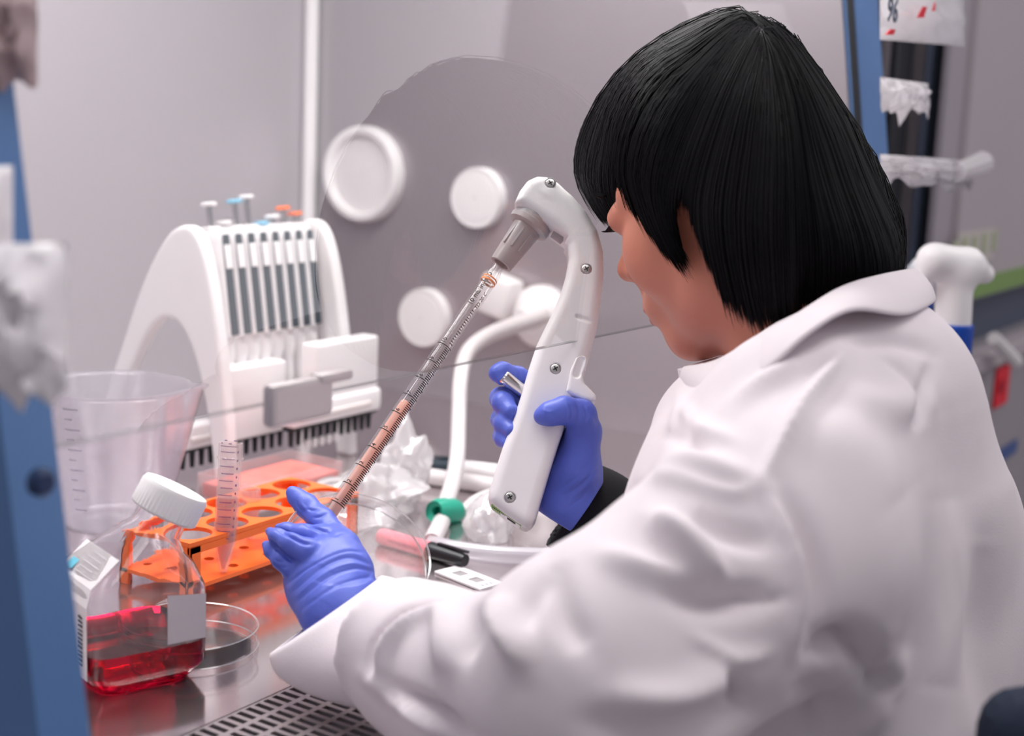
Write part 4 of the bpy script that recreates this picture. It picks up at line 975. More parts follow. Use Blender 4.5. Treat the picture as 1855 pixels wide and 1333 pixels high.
# ================================================================== the person
PERSON = thing('person', (.80, .24, .46), 'person with a black bob, white lab coat and blue gloves bending over the bench', 'person')
HS = .95
az, pt = math.radians(86), math.radians(20)
HF = np.array([math.cos(az)*math.cos(pt), math.sin(az)*math.cos(pt), -math.sin(pt)]); HLf = np.array([math.cos(az+PI/2), math.sin(az+PI/2), 0.]); HU = np.cross(HF, HLf)
HE = P(1278, 455, .85)-.065*HLf+.005*HF+.021*HU
HR = np.stack([HF, HLf, HU])
def hp3(f, l, u): return HE+(f*HF+l*HLf+u*HU)*.001*HS
def hplane(u, v, L):
    r = ray(u, v); t = ((HE-CAM)@HLf+L*.001)/(r@HLf); return CAM+t*r
def body():
    lo = HE-np.array([.16, .26, .34]); hi = HE+np.array([.16, .16, .16]); S = SDF(lo, hi, .0021); s = .001*HS
    E = lambda c, r, k=.012, op='add': S.ell(hp3(*c), HR, np.array(r)*s, k, op)
    C = lambda a, b, ra, rb=None, k=.008, op='add': S.cap(hp3(*a), hp3(*b), ra*s, (ra if rb is None else rb)*s, k, op)
    E((8, 0, 44), (70, 64, 76), 0); E((27, 0, -14), (49, 53, 62), .025)
    for q in (-1, 1):
        C((8, q*46, -36), (50, q*12, -71), 14, 12, .022); E((50, q*36, -10), (24, 21, 27), .016); C((68, q*10, 36), (58, q*42, 33), 8, 7, .014)
        C((86, q*9, -16), (88, q*10, -15), 6.5, 6, .006); E((87, q*33, 22), (8, 11, 7), .010, 'sub'); E((70, q*32, 21), (13.5, 14, 12), .006)
    E((67, 0, -43), (21, 25, 21), .012); C((82, 0, -20), (79, 0, -34), 9, 9, .010); C((80, 0, 24), (96, 0, -10), 7, 8.0, .010); C((98, 0, -11), (99, 0, -12), 8.0, 7.5, .006)
    C((82, -12, -44), (87, 0, -41), 4.0, 5.0, .005); C((87, 0, -41), (82, 12, -44), 5.0, 4.0, .002); C((78, -10, -52), (83, 0, -52), 4.4, 5.8, .005); C((83, 0, -52), (78, 10, -52), 5.8, 4.4, .002)
    
    C((58, -7, -71), (58, 7, -71), 13.5, 13.5, .016)
    for q in (-1, 1):
        E((-22, q*69, 4), (14, 6, 26), .006); E((-14, q*69, -19), (8, 5, 9), .006); E((-18, q*75, 6), (6, 4, 13), .004, 'sub')
    N = np.array([.815, .285, .965]); S.cap(hp3(-16, 0, -30), N, .046, .054, .03); S.cap(N, N+np.array([0, -.0, -.10]), .05, .07, .03)
    for q in (-1, 1): S.cap(N-np.array([0, .0, .05]), N+np.array([q*.085, .0, -.07]), .042, .040, .03)
    V, F = S.mesh(); V = relax(V, F, 2); b = grid_mesh('body', V, F, M_skin, PERSON)
    Q = SDF(hp3(100, 0, -45)-.045, hp3(100, 0, -45)+.045, .0013)
    Q.cap(hp3(82.8, -12, -44.5), hp3(88.2, 0, -41.5), .0036, .0048); Q.cap(hp3(88.2, 0, -41.5), hp3(82.8, 12, -44.5), .0048, .0036, .002); Q.cap(hp3(78.8, -10, -51.5), hp3(84.2, 0, -51.5), .0040, .0056); Q.cap(hp3(84.2, 0, -51.5), hp3(78.8, 10, -51.5), .0056, .0040, .002)
    V, F = Q.mesh(); grid_mesh('lips', relax(V, F, 2), F, M_lip, b)
    for q in (-1, 1):
        sp, sf = lathe([(.0115*math.sin(PI*k/14)+1e-5, -.0115*math.cos(PI*k/14)) for k in range(15)], 24, False, False)
        MB().add(sp, sf, T(*hp3(69, q*32, 19))).build('eye', M_eye, b)
        lb = MB()
        for k in range(13):
            x = (k-6)/6.; a = hp3(81.5-4*x*x, q*(32+12*x), 17); c = hp3(85-4*x*x, q*(32+13*x), 14.5); e = hp3(88-4*x*x, q*(32+14*x), 15)
            lb.add(*tube([a, c, e], [.0006, .0004, .0001], 5))
        tag(lb.build('eyelashes', M_hair, b), kind='stuff')
        bb = MB()
        for k in range(14):
            x = k/13.; lb2 = hp3(84-8*x*x, q*(14+34*x), 37+3*math.sin(x*3)); bb.add(*tube([lb2, lb2+.001*(HF*1-HU*-2+HLf*q*7)], [.0012, .0003], 5))
        tag(bb.build('eyebrow', M_hair, b), kind='stuff')
    return b
BODY = body()
# ---- hair: guide curves over the head, then strands along them
def hair():
    Cw = (1378, 56, 22)
    G = [  # (pixel u, v, side offset in mm), front centre to back centre on the near side
        [(1330, 16, 0), (1210, 62, 0), (1118, 140, 0), (1058, 232, 0), (1046, 308, 0), (1070, 366, 0), (1094, 402, 2)],
        [(1335, 24, 12), (1230, 85, 22), (1145, 175, 27), (1095, 265, 28), (1085, 330, 28), (1098, 372, 27), (1120, 408, 26)],
        [(1340, 40, 25), (1255, 115, 44), (1190, 215, 55), (1155, 305, 60), (1156, 365, 62), (1180, 425, 62), (1212, 482, 60)],
        [(1350, 55, 34), (1285, 140, 58), (1235, 240, 70), (1208, 325, 75), (1205, 385, 76), (1222, 440, 75), (1250, 492, 72)],
        [(1370, 66, 40), (1325, 160, 66), (1288, 265, 78), (1268, 350, 84), (1268, 415, 88), (1282, 480, 88), (1302, 556, 82)],
        [(1380, 96, 46), (1364, 180, 70), (1348, 290, 82), (1338, 385, 90), (1342, 460, 93), (1352, 525, 90), (1368, 592, 82)],
        [(1396, 104, 44), (1412, 195, 66), (1420, 300, 80), (1420, 400, 88), (1422, 470, 89), (1424, 530, 85), (1428, 588, 76)],
        [(1404, 92, 36), (1432, 182, 48), (1446, 285, 56), (1452, 380, 60), (1455, 445, 60), (1455, 500, 57), (1452, 562, 52)],
        [(1408, 76, 24), (1448, 160, 32), (1474, 265, 36), (1500, 360, 42), (1518, 425, 46), (1524, 480, 46), (1522, 536, 42)],
        [(1408, 50, 2), (1462, 124, 0), (1520, 230, 0), (1556, 330, 0), (1588, 410, 0), (1604, 465, 0), (1606, 514, 0)]]
    NT = 28
    near = []
    for g in G:
        p = np.array([hplane(*Cw)]+[hplane(*q) for q in g]); near.append(spline(p, NT))
    loc = [np.stack([(c-HE)@HF, (c-HE)@HLf, (c-HE)@HU], -1) for c in near]
    for l in loc:   # keep the hair outside the scalp
        for _ in range(2):
            q = (l-np.array([.008, 0, .042]))/np.array([.0760, .0690, .0800]); k = np.sqrt((q**2).sum(1)); kk = np.maximum(1, 1/np.maximum(k, .3)); w_ = np.where(k < 1, kk, 1)
            out = np.array([.008, 0, .042])+(l-np.array([.008, 0, .042]))*w_[:, None]; l[:] = out
    mir = [l*np.array([1, -1, 1]) for l in loc[8:0:-1]]
    for l in mir:   # far half: keep inside the outline of the head seen from behind
        for p in l:
            for _ in range(3):
                u, v, d = proj(HE+p[0]*HF+p[1]*HLf+p[2]*HU); mx = np.interp(v, [0, 9, 28, 57, 103, 142, 188, 217, 302, 388, 456, 520], [1310, 1342, 1388, 1433, 1473, 1502, 1530, 1547, 1599, 1638, 1656, 1652])-3
                if u > mx: p[0] += (u-mx)*d/FPX/abs(HF@RT)
    A = np.array(loc+mir); n = len(A)   # (18, NT, 3)
    def S(a, t):
        a = np.asarray(a) % n; i = np.floor(a).astype(int); f = (a-i)[:, None]; x = np.clip(t, 0, 1)*(NT-1); j = np.minimum(np.floor(x).astype(int), NT-2); g = (x-j)[:, None]
        def row(k): k = k % n; return A[k, j]*(1-g)+A[k, j+1]*g
        p0, p1, p2, p3 = row(i-1), row(i), row(i+1), row(i+2)
        return .5*((2*p1)+(-p0+p2)*f+(2*p0-5*p1+4*p2-p3)*f**2+(-p0+3*p1-3*p2+p3)*f**3)
    ka = [0, 1, 1.25, 1.5, 1.75, 2.05, 2.5, 2.95, 3.15, 3.4, 3.7, 3.95, 4.2, 5, 18-4, 18]; kl = [1, .98, .90, .78, .80, .97, 1.0, .97, .80, .64, .66, .84, .97, 1, 1, 1]
    def ln(a): return np.interp(np.asarray(a) % n, ka, kl)
    ctr = np.array([-.005, 0, .045])
    def toW(p): return HE+p[:, :1]*HF+p[:, 1:2]*HLf+p[:, 2:]*HU
    # under-layer
    na, nt = 150, 26; aa = np.linspace(0, n, na, endpoint=False); V = []; 
    for k in range(nt):
        t = k/(nt-1)*np.ones(na)*(ln(aa)*.95); p = S(aa, t); sc_ = .945-.02*(k/(nt-1)); V.append(toW(ctr+(p-ctr)*sc_))
    V = np.concatenate(V); F = [(k*na+i, k*na+(i+1) % na, (k+1)*na+(i+1) % na, (k+1)*na+i) for k in range(nt-1) for i in range(na)]
    h = grid_mesh('hair', V, F, M_hair, PERSON)
    # strands: three-sided tapering fibres, gathered in locks
    r = np.random.default_rng(3); NS = 14000; seg = 15
    a0 = r.uniform(0, n, NS); lock = np.round(a0*9)/9; a0 = a0*.45+lock*.55+r.normal(0, .02, NS)
    dep = r.uniform(0, 1, NS)**1.6*.055; L = ln(a0)*(1+r.normal(-.012, .028, NS)); L = np.where(r.random(NS) < .06, L*r.uniform(.97, 1.05, NS), L); L = np.minimum(L, 1.08)
    fly = r.random(NS) < .010; dep = np.where(fly, -r.uniform(.004, .030, NS), dep)
    lockd = r.normal(0, .0032, 400)[(np.round(a0*9).astype(int)) % 400]; ph = r.uniform(0, 6.28, NS); am = r.normal(0, .035, NS); st = r.uniform(0, .12, NS)
    P0 = []
    for k in range(seg):
        x = k/(seg-1); t = st+(L-st)*x; a = a0+am*np.sin(x*2.2+ph)*x; p = S(a, t)
        ex = np.where(t > 1, (t-1), 0)[:, None]; p = p+ex*(S(a, np.ones(NS))-S(a, np.full(NS, .9)))*10
        P0.append(toW(ctr+(p-ctr)*(1-dep+lockd+.012*x*np.sin(ph*3))[:, None]))
    Pt = np.array(P0)                                  # seg, NS, 3
    T_ = np.gradient(Pt, axis=0); T_ /= np.linalg.norm(T_, axis=2, keepdims=True)+1e-12
    rad = (.00034+.00012*r.random(NS))[None, :, None]*np.array([.9]+[1]*(seg-5)+[.9, .72, .5, .12])[:, None, None]
    out = Pt-(HE+.045*HU); out /= np.linalg.norm(out, axis=2, keepdims=True); B = np.cross(T_, out); B /= np.linalg.norm(B, axis=2, keepdims=True)+1e-12; Nn = np.cross(B, T_)
    ring = [Pt+rad*(B*math.cos(q)+Nn*math.sin(q)) for q in (PI/2, PI/2+2*PI/3, PI/2+4*PI/3)]
    V = np.stack(ring, 2).transpose(1, 0, 2, 3).reshape(-1, 3)   # NS, seg, 3 corners
    base = (np.arange(NS)*seg*3)[:, None, None]; k = (np.arange(seg-1)*3)[None, :, None]; i = np.arange(3)[None, None, :]
    i2 = (i+1) % 3; F = np.stack([base+k+i, base+k+i2, base+k+3+i2, base+k+3+i], -1).reshape(-1, 4)
    o = grid_mesh('strands', V, F, M_hair, h); tag(o, kind='stuff')
hair()
# ---- coat
def coat():
    S = SDF((.40, .03, .42), (1.16, .66, 1.10), .0030)
    SL_ = P(1400, 1000, .705); SR_ = np.array([.955, .315, .915]); N = np.array([.822, .285, .962])
    def c4(u, v, d, r): return (*P(u, v, d), r)
    # trunk
    S.cap((.735, .285, .89), (.893, .275, .88), .086, .090, 0); S.cap((.73, .275, .80), (.895, .27, .80), .098, .092, .05); S.cap((.72, .26, .66), (.90, .25, .66), .105, .100, .05); S.cap((.70, .25, .50), (.90, .24, .50), .125, .12, .06)
    # shoulders and yoke
    S.cap(SL_, N, .060, .052, .05); S.cap(SR_, N, .050, .050, .05); S.cap(N+np.array([.0, .0, .0]), N+np.array([-.005, .01, .012]), .054, .052, .03)
    S.cap(P(1622, 770, .86), P(1645, 900, .86), .042, .052, .05)
    S.cap(P(1560, 690, .84), P(1450, 760, .76), .050, .050, .05)
    S.cap(P(1300, 790, .86), P(1330, 930, .80), .040, .055, .05)
    # left sleeve
    S.chain([(*SL_, .064), c4(1260, 1095, .672, .060), c4(1090, 1228, .650, .0605)], .035, .01)
    S.chain([c4(1090, 1228, .650, .0605), c4(900, 1242, .715, .0460), c4(790, 1195, .757, .0385), c4(690, 1150, .790, .0385)], .02, .012)
    S.chain([c4(740, 1250, .765, .026), c4(850, 1320, .73, .030)], .016, .01)
    # right sleeve, mostly behind
    S.chain([(*SR_, .058), (.970, .37, .82, .050), (.905, .455, .825, .042)], .03, .012)
    e1 = P(802, 1088, .80); e2 = P(664, 1228, .78); mid = (e1+e2)/2; ch = nrm(e2-e1); axn = nrm(P(690, 1150, .790)-P(850, 1220, .735)); cn = nrm(axn-ch*(axn@ch))
    X = [(S.lo[i]+S.h*np.arange(S.n[i])).astype(np.float32) for i in range(3)]
    dpl = (X[0][:, None, None]-mid[0])*cn[0]+(X[1][None, :, None]-mid[1])*cn[1]+(X[2][None, None, :]-mid[2])*cn[2]
    nearc = (np.sqrt((X[0][:, None, None]-mid[0])**2+(X[1][None, :, None]-mid[1])**2+(X[2][None, None, :]-mid[2])**2) < .10)
    S.D = np.where(nearc, np.maximum(S.D, dpl.astype(np.float32)), S.D)
    # neck opening
    S.cap(N+np.array([-.005, .015, -.02]), N+np.array([-.01, .05, .10]), .050, .062, .006, 'sub')
    V, F = S.mesh(); V = relax(V, F, 5)
    V = folds(V, F, [(p, w_, a_*1.7) for p, w_, a_ in COAT_FOLDS])
    V = relax(V, F, 1, .4)
    dk = (V[:, 1] > .37); V[dk, 2] = np.maximum(V[dk, 2], ZS+.001)
    o = grid_mesh('lab_coat', V, F, M_coat, PERSON)
    return o
COAT_FOLDS = [
 ([(1392, 872), (1436, 962), (1458, 1062), (1450, 1182)], 7, -.0022), ([(1540, 640), (1470, 742), (1396, 866)], 7, -.0016), ([(1160, 868), (1240, 880), (1330, 900), (1375, 880)], 9, .0022), ([(1200, 930), (1270, 985), (1316, 1058)], 10, .0030), ([(1330, 1075), (1390, 1090), (1430, 1080)], 8, -.0025), ([(1250, 1150), (1330, 1190), (1400, 1180)], 12, .0025),
 ([(800, 1092), (735, 1120), (690, 1165), (674, 1216)], 6, -.0030), ([(905, 1090), (925, 1150), (950, 1212)], 9, .0030), ([(1318, 1220), (1345, 1262), (1368, 1290)], 8, -.0030), ([(1470, 1190), (1540, 1172), (1590, 1240)], 10, -.0030), ([(1590, 640), (1650, 690), (1672, 760)], 9, -.0018), ([(1230, 700), (1222, 760), (1200, 820)], 8, .0020), ([(1262, 740), (1250, 790), (1235, 830)], 8, -.0020),
 ([(1530, 640), (1460, 740), (1385, 868)], 16, .006), ([(1385, 868), (1428, 960), (1450, 1060), (1440, 1185)], 14, .006), ([(1405, 880), (1450, 960), (1475, 1060), (1468, 1180)], 20, -.005),
 ([(1180, 860), (1260, 850), (1370, 875)], 26, .006), ([(1180, 940), (1240, 985), (1305, 1058)], 24, .009), ([(1250, 930), (1330, 965), (1400, 985)], 22, -.005), ([(1190, 1060), (1290, 1085), (1400, 1080)], 26, -.007), ([(1080, 1000), (1180, 1040), (1270, 1060)], 22, .005),
 ([(900, 1085), (935, 1160), (955, 1215)], 22, .008), ([(1000, 1010), (1020, 1110), (1060, 1180)], 26, -.005), ([(985, 1030), (960, 1090), (950, 1150)], 16, -.004), ([(800, 1100), (812, 1160), (806, 1225)], 20, .006), ([(860, 1090), (850, 1150), (835, 1200)], 16, -.005),
 ([(1100, 1260), (1230, 1260), (1340, 1200)], 30, .006), ([(1060, 1310), (1200, 1320), (1380, 1270)], 26, -.006), ([(1310, 1215), (1370, 1290)], 14, -.006),
 ([(800, 1090), (730, 1115), (685, 1165), (672, 1218)], 8, -.006), ([(812, 1098), (745, 1125), (700, 1172), (690, 1230)], 12, .005), ([(640, 1085), (600, 1130), (575, 1180)], 16, .003),
 ([(690, 1240), (780, 1285), (860, 1345)], 14, -.007), ([(660, 1220), (740, 1280), (810, 1333)], 14, .005),
 ([(1480, 1180), (1550, 1165), (1600, 1260)], 26, -.009), ([(1460, 1230), (1500, 1330)], 30, -.006), ([(1620, 1160), (1600, 1250), (1560, 1340)], 28, .006), ([(1700, 900), (1720, 1060), (1700, 1250)], 40, .004), ([(1780, 980), (1770, 1150), (1790, 1320)], 30, -.004),
 ([(1500, 700), (1600, 740), (1700, 720)], 40, .004), ([(1420, 760), (1540, 800), (1640, 900)], 50, .004), ([(1540, 620), (1620, 615), (1690, 640)], 14, -.004), ([(1690, 650), (1660, 740), (1650, 780)], 12, -.003), ([(1300, 760), (1380, 700), (1450, 650)], 16, .004), ([(1235, 730), (1270, 780), (1330, 800)], 14, .004), ([(1200, 790), (1240, 800), (1290, 830)], 12, -.003)]
COAT = coat()
def cuff():
    rows = [((691, 1042, .846), (489, 1184, .816), .030), ((697, 1043, .844), (489, 1196, .813), .0325), ((716, 1048, .838), (504, 1226, .808), .034), ((752, 1066, .825), (560, 1258, .797), .036), ((800, 1092, .808), (650, 1284, .782), .036), ((850, 1110, .785), (730, 1290, .765), .032)]
    ax = nrm(P(590, 1113, .831)-P(800, 1190, .77)); K = 56; ctr = []; V = []
    pr = np.array([np.concatenate([P(*a), P(*b), [w_]]) for a, b, w_ in rows]); pr = spline(pr, 22)
    for q in pr:
        a, b, w_ = q[:3], q[3:6], q[6]; c = (a+b)/2; h = (a-b)/2; t = FW-h*(h@FW)/(h@h); t = nrm(nrm(t)-.07*ax)
        for i in range(K):
            th = 2*PI*i/K; sn = math.sin(th); V.append(c+h*math.cos(th)+t*w_*math.copysign(abs(sn)**1.35, sn))
    V = np.array(V); F = np.array([(k*K+i, k*K+(i+1) % K, (k+1)*K+(i+1) % K, (k+1)*K+i) for k in range(21) for i in range(K)])
    V = folds(V, F, [([(640, 1080), (600, 1125), (585, 1185)], 14, .0025), ([(700, 1075), (650, 1130), (610, 1165)], 12, -.002), ([(585, 1185), (530, 1195), (495, 1190)], 12, .002), ([(600, 1185), (640, 1225), (670, 1240)], 12, .003), ([(560, 1230), (600, 1215), (640, 1250)], 12, -.002)])
    V[:, 2] = np.maximum(V[:, 2], ZS+.0015)
    o = grid_mesh('cuff', V, F, M_coat, COAT); sm = o.modifiers.new('thick', 'SOLIDIFY'); sm.thickness = .0022; sm.offset = -1 if np.dot(np.cross(V[1]-V[0], V[K]-V[0]), V[0]-pr[0][:3]*.5-pr[0][3:6]*.5) > 0 else 1
cuff()
def collar():
    top = [(1652, 486, .865), (1590, 497, .815), (1520, 522, .785), (1440, 572, .757), (1360, 616, .765), (1296, 652, .815), (1246, 664, .855), (1262, 660, .905), (1330, 636, .955), (1420, 590, .985), (1540, 530, .975), (1620, 495, .925)]
    low = [(1692, 548, .848), (1640, 572, .785), (1545, 562, .738), (1465, 605, .716), (1395, 668, .716), (1320, 722, .748), (1240, 706, .850), (1262, 690, .925), (1350, 680, .985), (1450, 640, 1.02), (1580, 590, 1.005), (1672, 552, .945)]
    n = len(top); tp = np.array([P(*q) for q in top]); lw_ = np.array([P(*q) for q in low]); K = 72
    def per(p):
        q = np.concatenate([p[-2:], p, p[:3]]); t = np.linspace(2, 2+n, K, endpoint=False); i = t.astype(int); f = (t-i)[:, None]; a, b, c, d = q[i-1], q[i], q[i+1], q[i+2]
        return .5*((2*b)+(-a+c)*f+(2*a-5*b+4*c-d)*f**2+(-a+3*b-3*c+d)*f**3)
    tp, lw_ = per(tp), per(lw_); cc = tp.mean(0); rows = []
    inn = tp-(tp-cc)*.06-np.array([0, 0, .03])
    for s in np.linspace(0, 1, 5): rows.append(inn*(1-s)+tp*s)
    M_ = 9
    for k in range(1, M_+1):
        s = k/M_; out = (tp+lw_)/2-cc; out[:, 2] = 0; out /= np.linalg.norm(out, axis=1)[:, None]; rows.append(tp*(1-s)+lw_*s+out*.0025*math.sin(PI*s)**.8+np.array([0, 0, .0015])*math.sin(PI*s))
    V = np.concatenate(rows); R_ = len(rows); F = [(k*K+i, k*K+(i+1) % K, (k+1)*K+(i+1) % K, (k+1)*K+i) for k in range(R_-1) for i in range(K)]
    o = grid_mesh('collar', V, F, M_coat, COAT); sm = o.modifiers.new('thick', 'SOLIDIFY'); sm.thickness = .0030; sm.offset = 0; ss = o.modifiers.new('smooth', 'SUBSURF'); ss.levels = 1; ss.render_levels = 1
    # front tab under the chin with a press stud
    q = [P(1228, 668, .858), P(1262, 661, .862), P(1308, 668, .830), P(1312, 730, .822), P(1268, 738, .838), P(1240, 735, .852)]
    c = sum(q)/6; V = [c-FW*.004]+q; V += [v+FW*.003 for v in V]; F = [(0, i+1, (i+1) % 6+1) for i in range(6)]+[(7, (i+1) % 6+8, i+8) for i in range(6)]+[(i+1, i+8, (i+1) % 6+8, (i+1) % 6+1) for i in range(6)]
    mk('front_tab', V, [f[::-1] for f in F], M_coat, COAT, False)
    MB().add(*lathe([(.0052, -.002), (.0052, .0004), (.0042, .0012), (.0036, .0006), (.0001, .0006)], 24), frame_z(P(1270, 695, .838), -FW)).build('press_stud', M_offwhite, COAT)
collar()
# ---- black undershirt sleeve showing at the right wrist
def black_sleeve():
    a = P(1034, 916, .985); b = P(1150, 992, .985); S = SDF(np.minimum(a, b)-.08, np.maximum(a, b)+.08, .0019); ax = nrm(b-a)
    S.chain([(*(a-ax*.02), .0335), (*P(1080, 940, .982), .034), (*b, .036)], 0, .01)
    cn = nrm(P(1083, 842, .975)-P(985, 990, .985)); nn = nrm(np.cross(cn, FW)); nn = nn if nn@ax < 0 else -nn
    S.half(P(1034, 916, .98), nn)
    S.cap(a-ax*.06, a+ax*.05, .0300, .0310, .002, 'sub')
    V, F = S.mesh(); V = relax(V, F, 2); V = folds(V, F, [([(1083, 860), (1040, 945), (1000, 985)], 4, -.0012)]); grid_mesh('black_sleeve', V, F, M_cloth, PERSON)
black_sleeve()
# ---- gloves
def glove(prims, cut, fl, h, label, rel=1):
    pts = np.array([P(*p[:3]) for ch, _, _ in prims for p in ch]); S = SDF(pts.min(0)-.035, pts.max(0)+.035, h)
    for ch, k, kj in prims: S.chain([(*P(u, v, d), r*d/FPX) for u, v, d, r in ch], k, kj)
    for p, n in cut: S.half(p, n)
    V, F = S.mesh(); V = relax(V, F, rel, .4); V = folds(V, F, fl); V = relax(V, F, 1, .25)
    return tag(grid_mesh('glove', V, F, M_glove, PERSON), label)
zf = GT*0
def gd(u, v, off): # depth of the gun's middle plane at a pixel, moved off metres away from the viewer
    q = GF.to2(u, v); return proj(GF.at(q[0], q[1]))[2]+off
def right_hand():
    f = -.0245; bk = .030
    pr = [
     # palm and wrist
     ([(1050, 800, gd(1050, 800, .012), 36), (1040, 865, gd(1040, 865, .016), 46), (1032, 915, gd(1030, 915, .022), 50), (1075, 945, gd(1060, 930, .026), 58)], .0, .010),
     ([(1010, 780, gd(1010, 780, .036), 34), (1000, 850, gd(1000, 850, .036), 40), (1015, 915, gd(1010, 910, .028), 42)], .012, .010),
     # thumb
     ([(1048, 850, gd(1048, 850, .004), 38), (1058, 782, gd(1058, 782, -.006), 30), (1052, 752, gd(1052, 752, -.018), 27), (1022, 743, gd(1022, 743, f-.001), 23.5), (994, 750, gd(994, 750, f-.001), 20), (981, 754, gd(981, 754, f+.001), 14)], .008, .005),
     # index across the far side of the trigger
     ([(1010, 760, gd(1010, 760, .038), 30), (985, 715, gd(985, 715, .036), 22), (938, 684, gd(938, 684, .014), 19), (910, 674, gd(910, 674, .004), 17.5), (900, 676, gd(900, 676, .001), 15)], .006, .004),
     ([(905, 678, gd(905, 678, .002), 15), (908, 688, gd(908, 688, -.001), 10)], .003, .003),
     # middle
     ([(1000, 790, gd(1000, 790, .038), 28), (945, 745, gd(945, 745, .034), 23), (908, 722, gd(908, 722, .014), 20.5), (912, 730, gd(912, 730, -.001), 20), (925, 745, gd(925, 745, -.009), 15)], .003, .003),
     # ring
     ([(1000, 820, gd(1000, 820, .036), 28), (945, 785, gd(945, 785, .034), 21), (908, 760, gd(908, 760, .014), 18.5), (914, 768, gd(914, 768, -.002), 18.5), (927, 780, gd(927, 780, -.010), 14.5)], .0015, .003),
     # little
     ([(1000, 850, gd(1000, 850, .036), 26), (945, 815, gd(945, 815, .032), 18), (908, 790, gd(908, 790, .014), 14.5), (911, 795, gd(911, 795, .000), 14.5), (919, 803, gd(919, 803, -.007), 11)], .0015, .003),
    ]
    cn = nrm(np.cross(P(1080, 855, .975)-P(985, 985, .985), FW)); cn = cn if cn@RT > 0 else -cn
    e = nrm(np.cross(P(978, 918, .98)-P(1032, 950, .98), FW)); e = e if e@UP < 0 else -e
    fl = [([(1030, 728), (1036, 745), (1034, 765)], 2.6, -.0007), ([(1042, 726), (1049, 745), (1046, 770)], 2.6, -.0007), ([(1056, 728), (1062, 748), (1060, 768)], 2.6, -.0006), ([(1020, 727), (1024, 745), (1022, 766)], 2.4, -.0005), ([(1066, 742), (1076, 756), (1083, 770)], 3, -.0006),
          ([(1083, 848), (1050, 880), (1020, 898)], 2.8, -.0008), ([(1080, 858), (1055, 886), (1030, 905)], 2.6, .0007), ([(1078, 838), (1040, 868), (1015, 885)], 2.6, -.0006), ([(1072, 880), (1050, 905), (1025, 920)], 2.8, -.0007), ([(1084, 826), (1055, 850), (1030, 866)], 3, -.0005),
          ([(935, 668), (938, 680), (936, 694)], 2.2, -.0005), ([(944, 670), (948, 683), (946, 698)], 2.2, -.0005), ([(982, 742), (994, 746), (1004, 745)], 2.2, .0004)]
    glove(pr, [(P(1000, 932, .98), e), (P(1046, 925, .98), cn)], fl, .00085, 'right glove closed around the pipette controller')
right_hand()
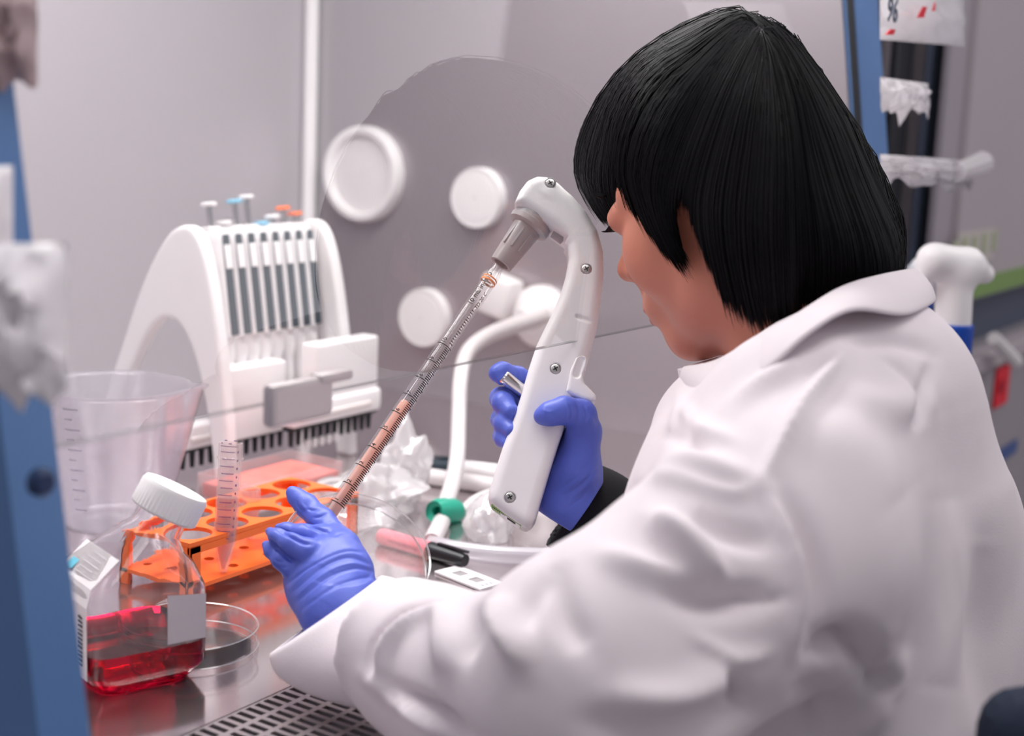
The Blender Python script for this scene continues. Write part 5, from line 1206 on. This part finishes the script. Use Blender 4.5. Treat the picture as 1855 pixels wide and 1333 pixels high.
def left_hand():
    pr = [
     ([(652, 1140, .820, 32), (642, 1090, .842, 38), (634, 1032, .858, 32), (622, 992, .868, 29)], 0, .012),
     ([(640, 1140, .825, 36), (622, 1105, .836, 42), (606, 1045, .852, 40), (592, 1007, .860, 30)], .016, .016),
     ([(612, 1145, .828, 34), (602, 1110, .836, 38), (580, 1066, .852, 36), (560, 1030, .860, 28)], .016, .016),
     ([(604, 1140, .830, 24), (590, 1112, .842, 25), (560, 1073, .858, 25), (540, 1047, .868, 23)], .014, .014),
     # thumb
     ([(636, 1032, .862, 27), (615, 984, .876, 27), (583, 944, .892, 23.5), (554, 915, .902, 20), (536, 899, .905, 15), (528, 890, .905, 9)], .007, .004),
     # index
     ([(622, 992, .868, 29), (585, 975, .872, 24), (548, 967, .876, 17), (518, 960, .880, 12.5), (505, 956, .884, 8)], .003, .004),
     # middle
     ([(592, 1008, .858, 28), (556, 999, .852, 23), (526, 985, .854, 18.5), (503, 973, .860, 14.5), (489, 963, .866, 8.5)], .0010, .004),
     # ring
     ([(560, 1036, .858, 26), (532, 1030, .856, 20), (509, 1014, .858, 15.5), (492, 998, .864, 12), (482, 987, .868, 8)], .0010, .004),
     # little, tucked under
     ([(552, 1050, .876, 22), (540, 1035, .890, 16), (530, 1012, .903, 12), (526, 1000, .908, 9)], .0018, .004)]
    e1 = P(700, 1062, .83); e2 = P(556, 1130, .825); 
    n = nrm(np.cross(e2-e1, FW)); n = n if n@UP < 0 else -n
    fl = [([(500, 957), (516, 965), (533, 974), (550, 983), (564, 986)], 3.4, -.0024), ([(486, 975), (494, 985), (503, 995), (521, 1011), (534, 1016)], 3.4, -.0024), ([(546, 940), (560, 951), (586, 962), (610, 968)], 3.4, -.0014), ([(515, 1062), (560, 1028), (620, 1000), (660, 1000)], 2.8, -.0010), ([(528, 1075), (580, 1030), (630, 1010), (672, 1022)], 3.4, -.0010), ([(538, 1090), (590, 1048), (640, 1030), (676, 1035)], 3.2, -.0008),  ([(548, 1103), (600, 1066), (650, 1048), (684, 1046)], 3.2, -.0007),
          ([(522, 1068), (570, 1025), (626, 1002), (664, 1010)], 2.6, .0006), ([(534, 1082), (586, 1040), (634, 1021), (674, 1028)], 2.6, .0006),
          ([(496, 1012), (506, 1018), (516, 1018)], 2.2, -.0004), ([(502, 1024), (512, 1028), (524, 1026)], 2.2, -.0004),
          ([(545, 910), (552, 920), (560, 926)], 2.6, .0008), ([(552, 922), (566, 924), (580, 922)], 2.6, -.0009), ([(566, 938), (580, 936), (594, 930)], 2.6, -.0008), ([(572, 950), (590, 950), (604, 945)], 2.6, -.0006), ([(536, 905), (540, 918), (552, 930)], 2.4, -.0007), ([(590, 965), (605, 968), (622, 965)], 2.6, -.0006)]
    glove(pr, [(P(630, 1095, .83)-UP*.060, n)], fl, .00075, 'left glove holding the tilted round dish')
left_hand()
# ---- the stool behind her
def stool():
    t = thing('lab_chair', (.80, .18, 0), 'dark navy cloth lab chair whose backrest corner shows behind the white coat', 'chair')
    V, F = rbox(.24, .040, .21, .019, 4); dh = nrm(np.array([RT[0], RT[1], 0])); tl_ = P(1783, 1247, .60); M = basis(tl_+dh*.120-ZA*.105, dh, np.cross(ZA, dh), ZA); MB().add(V, F, M).build('backrest', M_navycloth, t); bc = M[:3, 3]
    V, F = rbox(.42, .42, .06, .025, 3); MB().add(V, F, T(.80, .24, .345)).build('seat', M_navycloth, t)
    MB().add(*tube([(.80, .22, .03), (.80, .22, .32)], .025, 16)).build('column', M_black, t)
    MB().add(*lathe([(.22, 0), (.22, .012), (.04, .035)], 40), T(.80, .22, 0)).build('base', M_black, t)
    MB().add(*tube([(.80, .06, .34), ((.80+bc[0])/2, (.06+bc[1])/2-.01, .48), (bc[0], bc[1], .70)], .016, 12)).build('back_support', M_black, t)
stool()
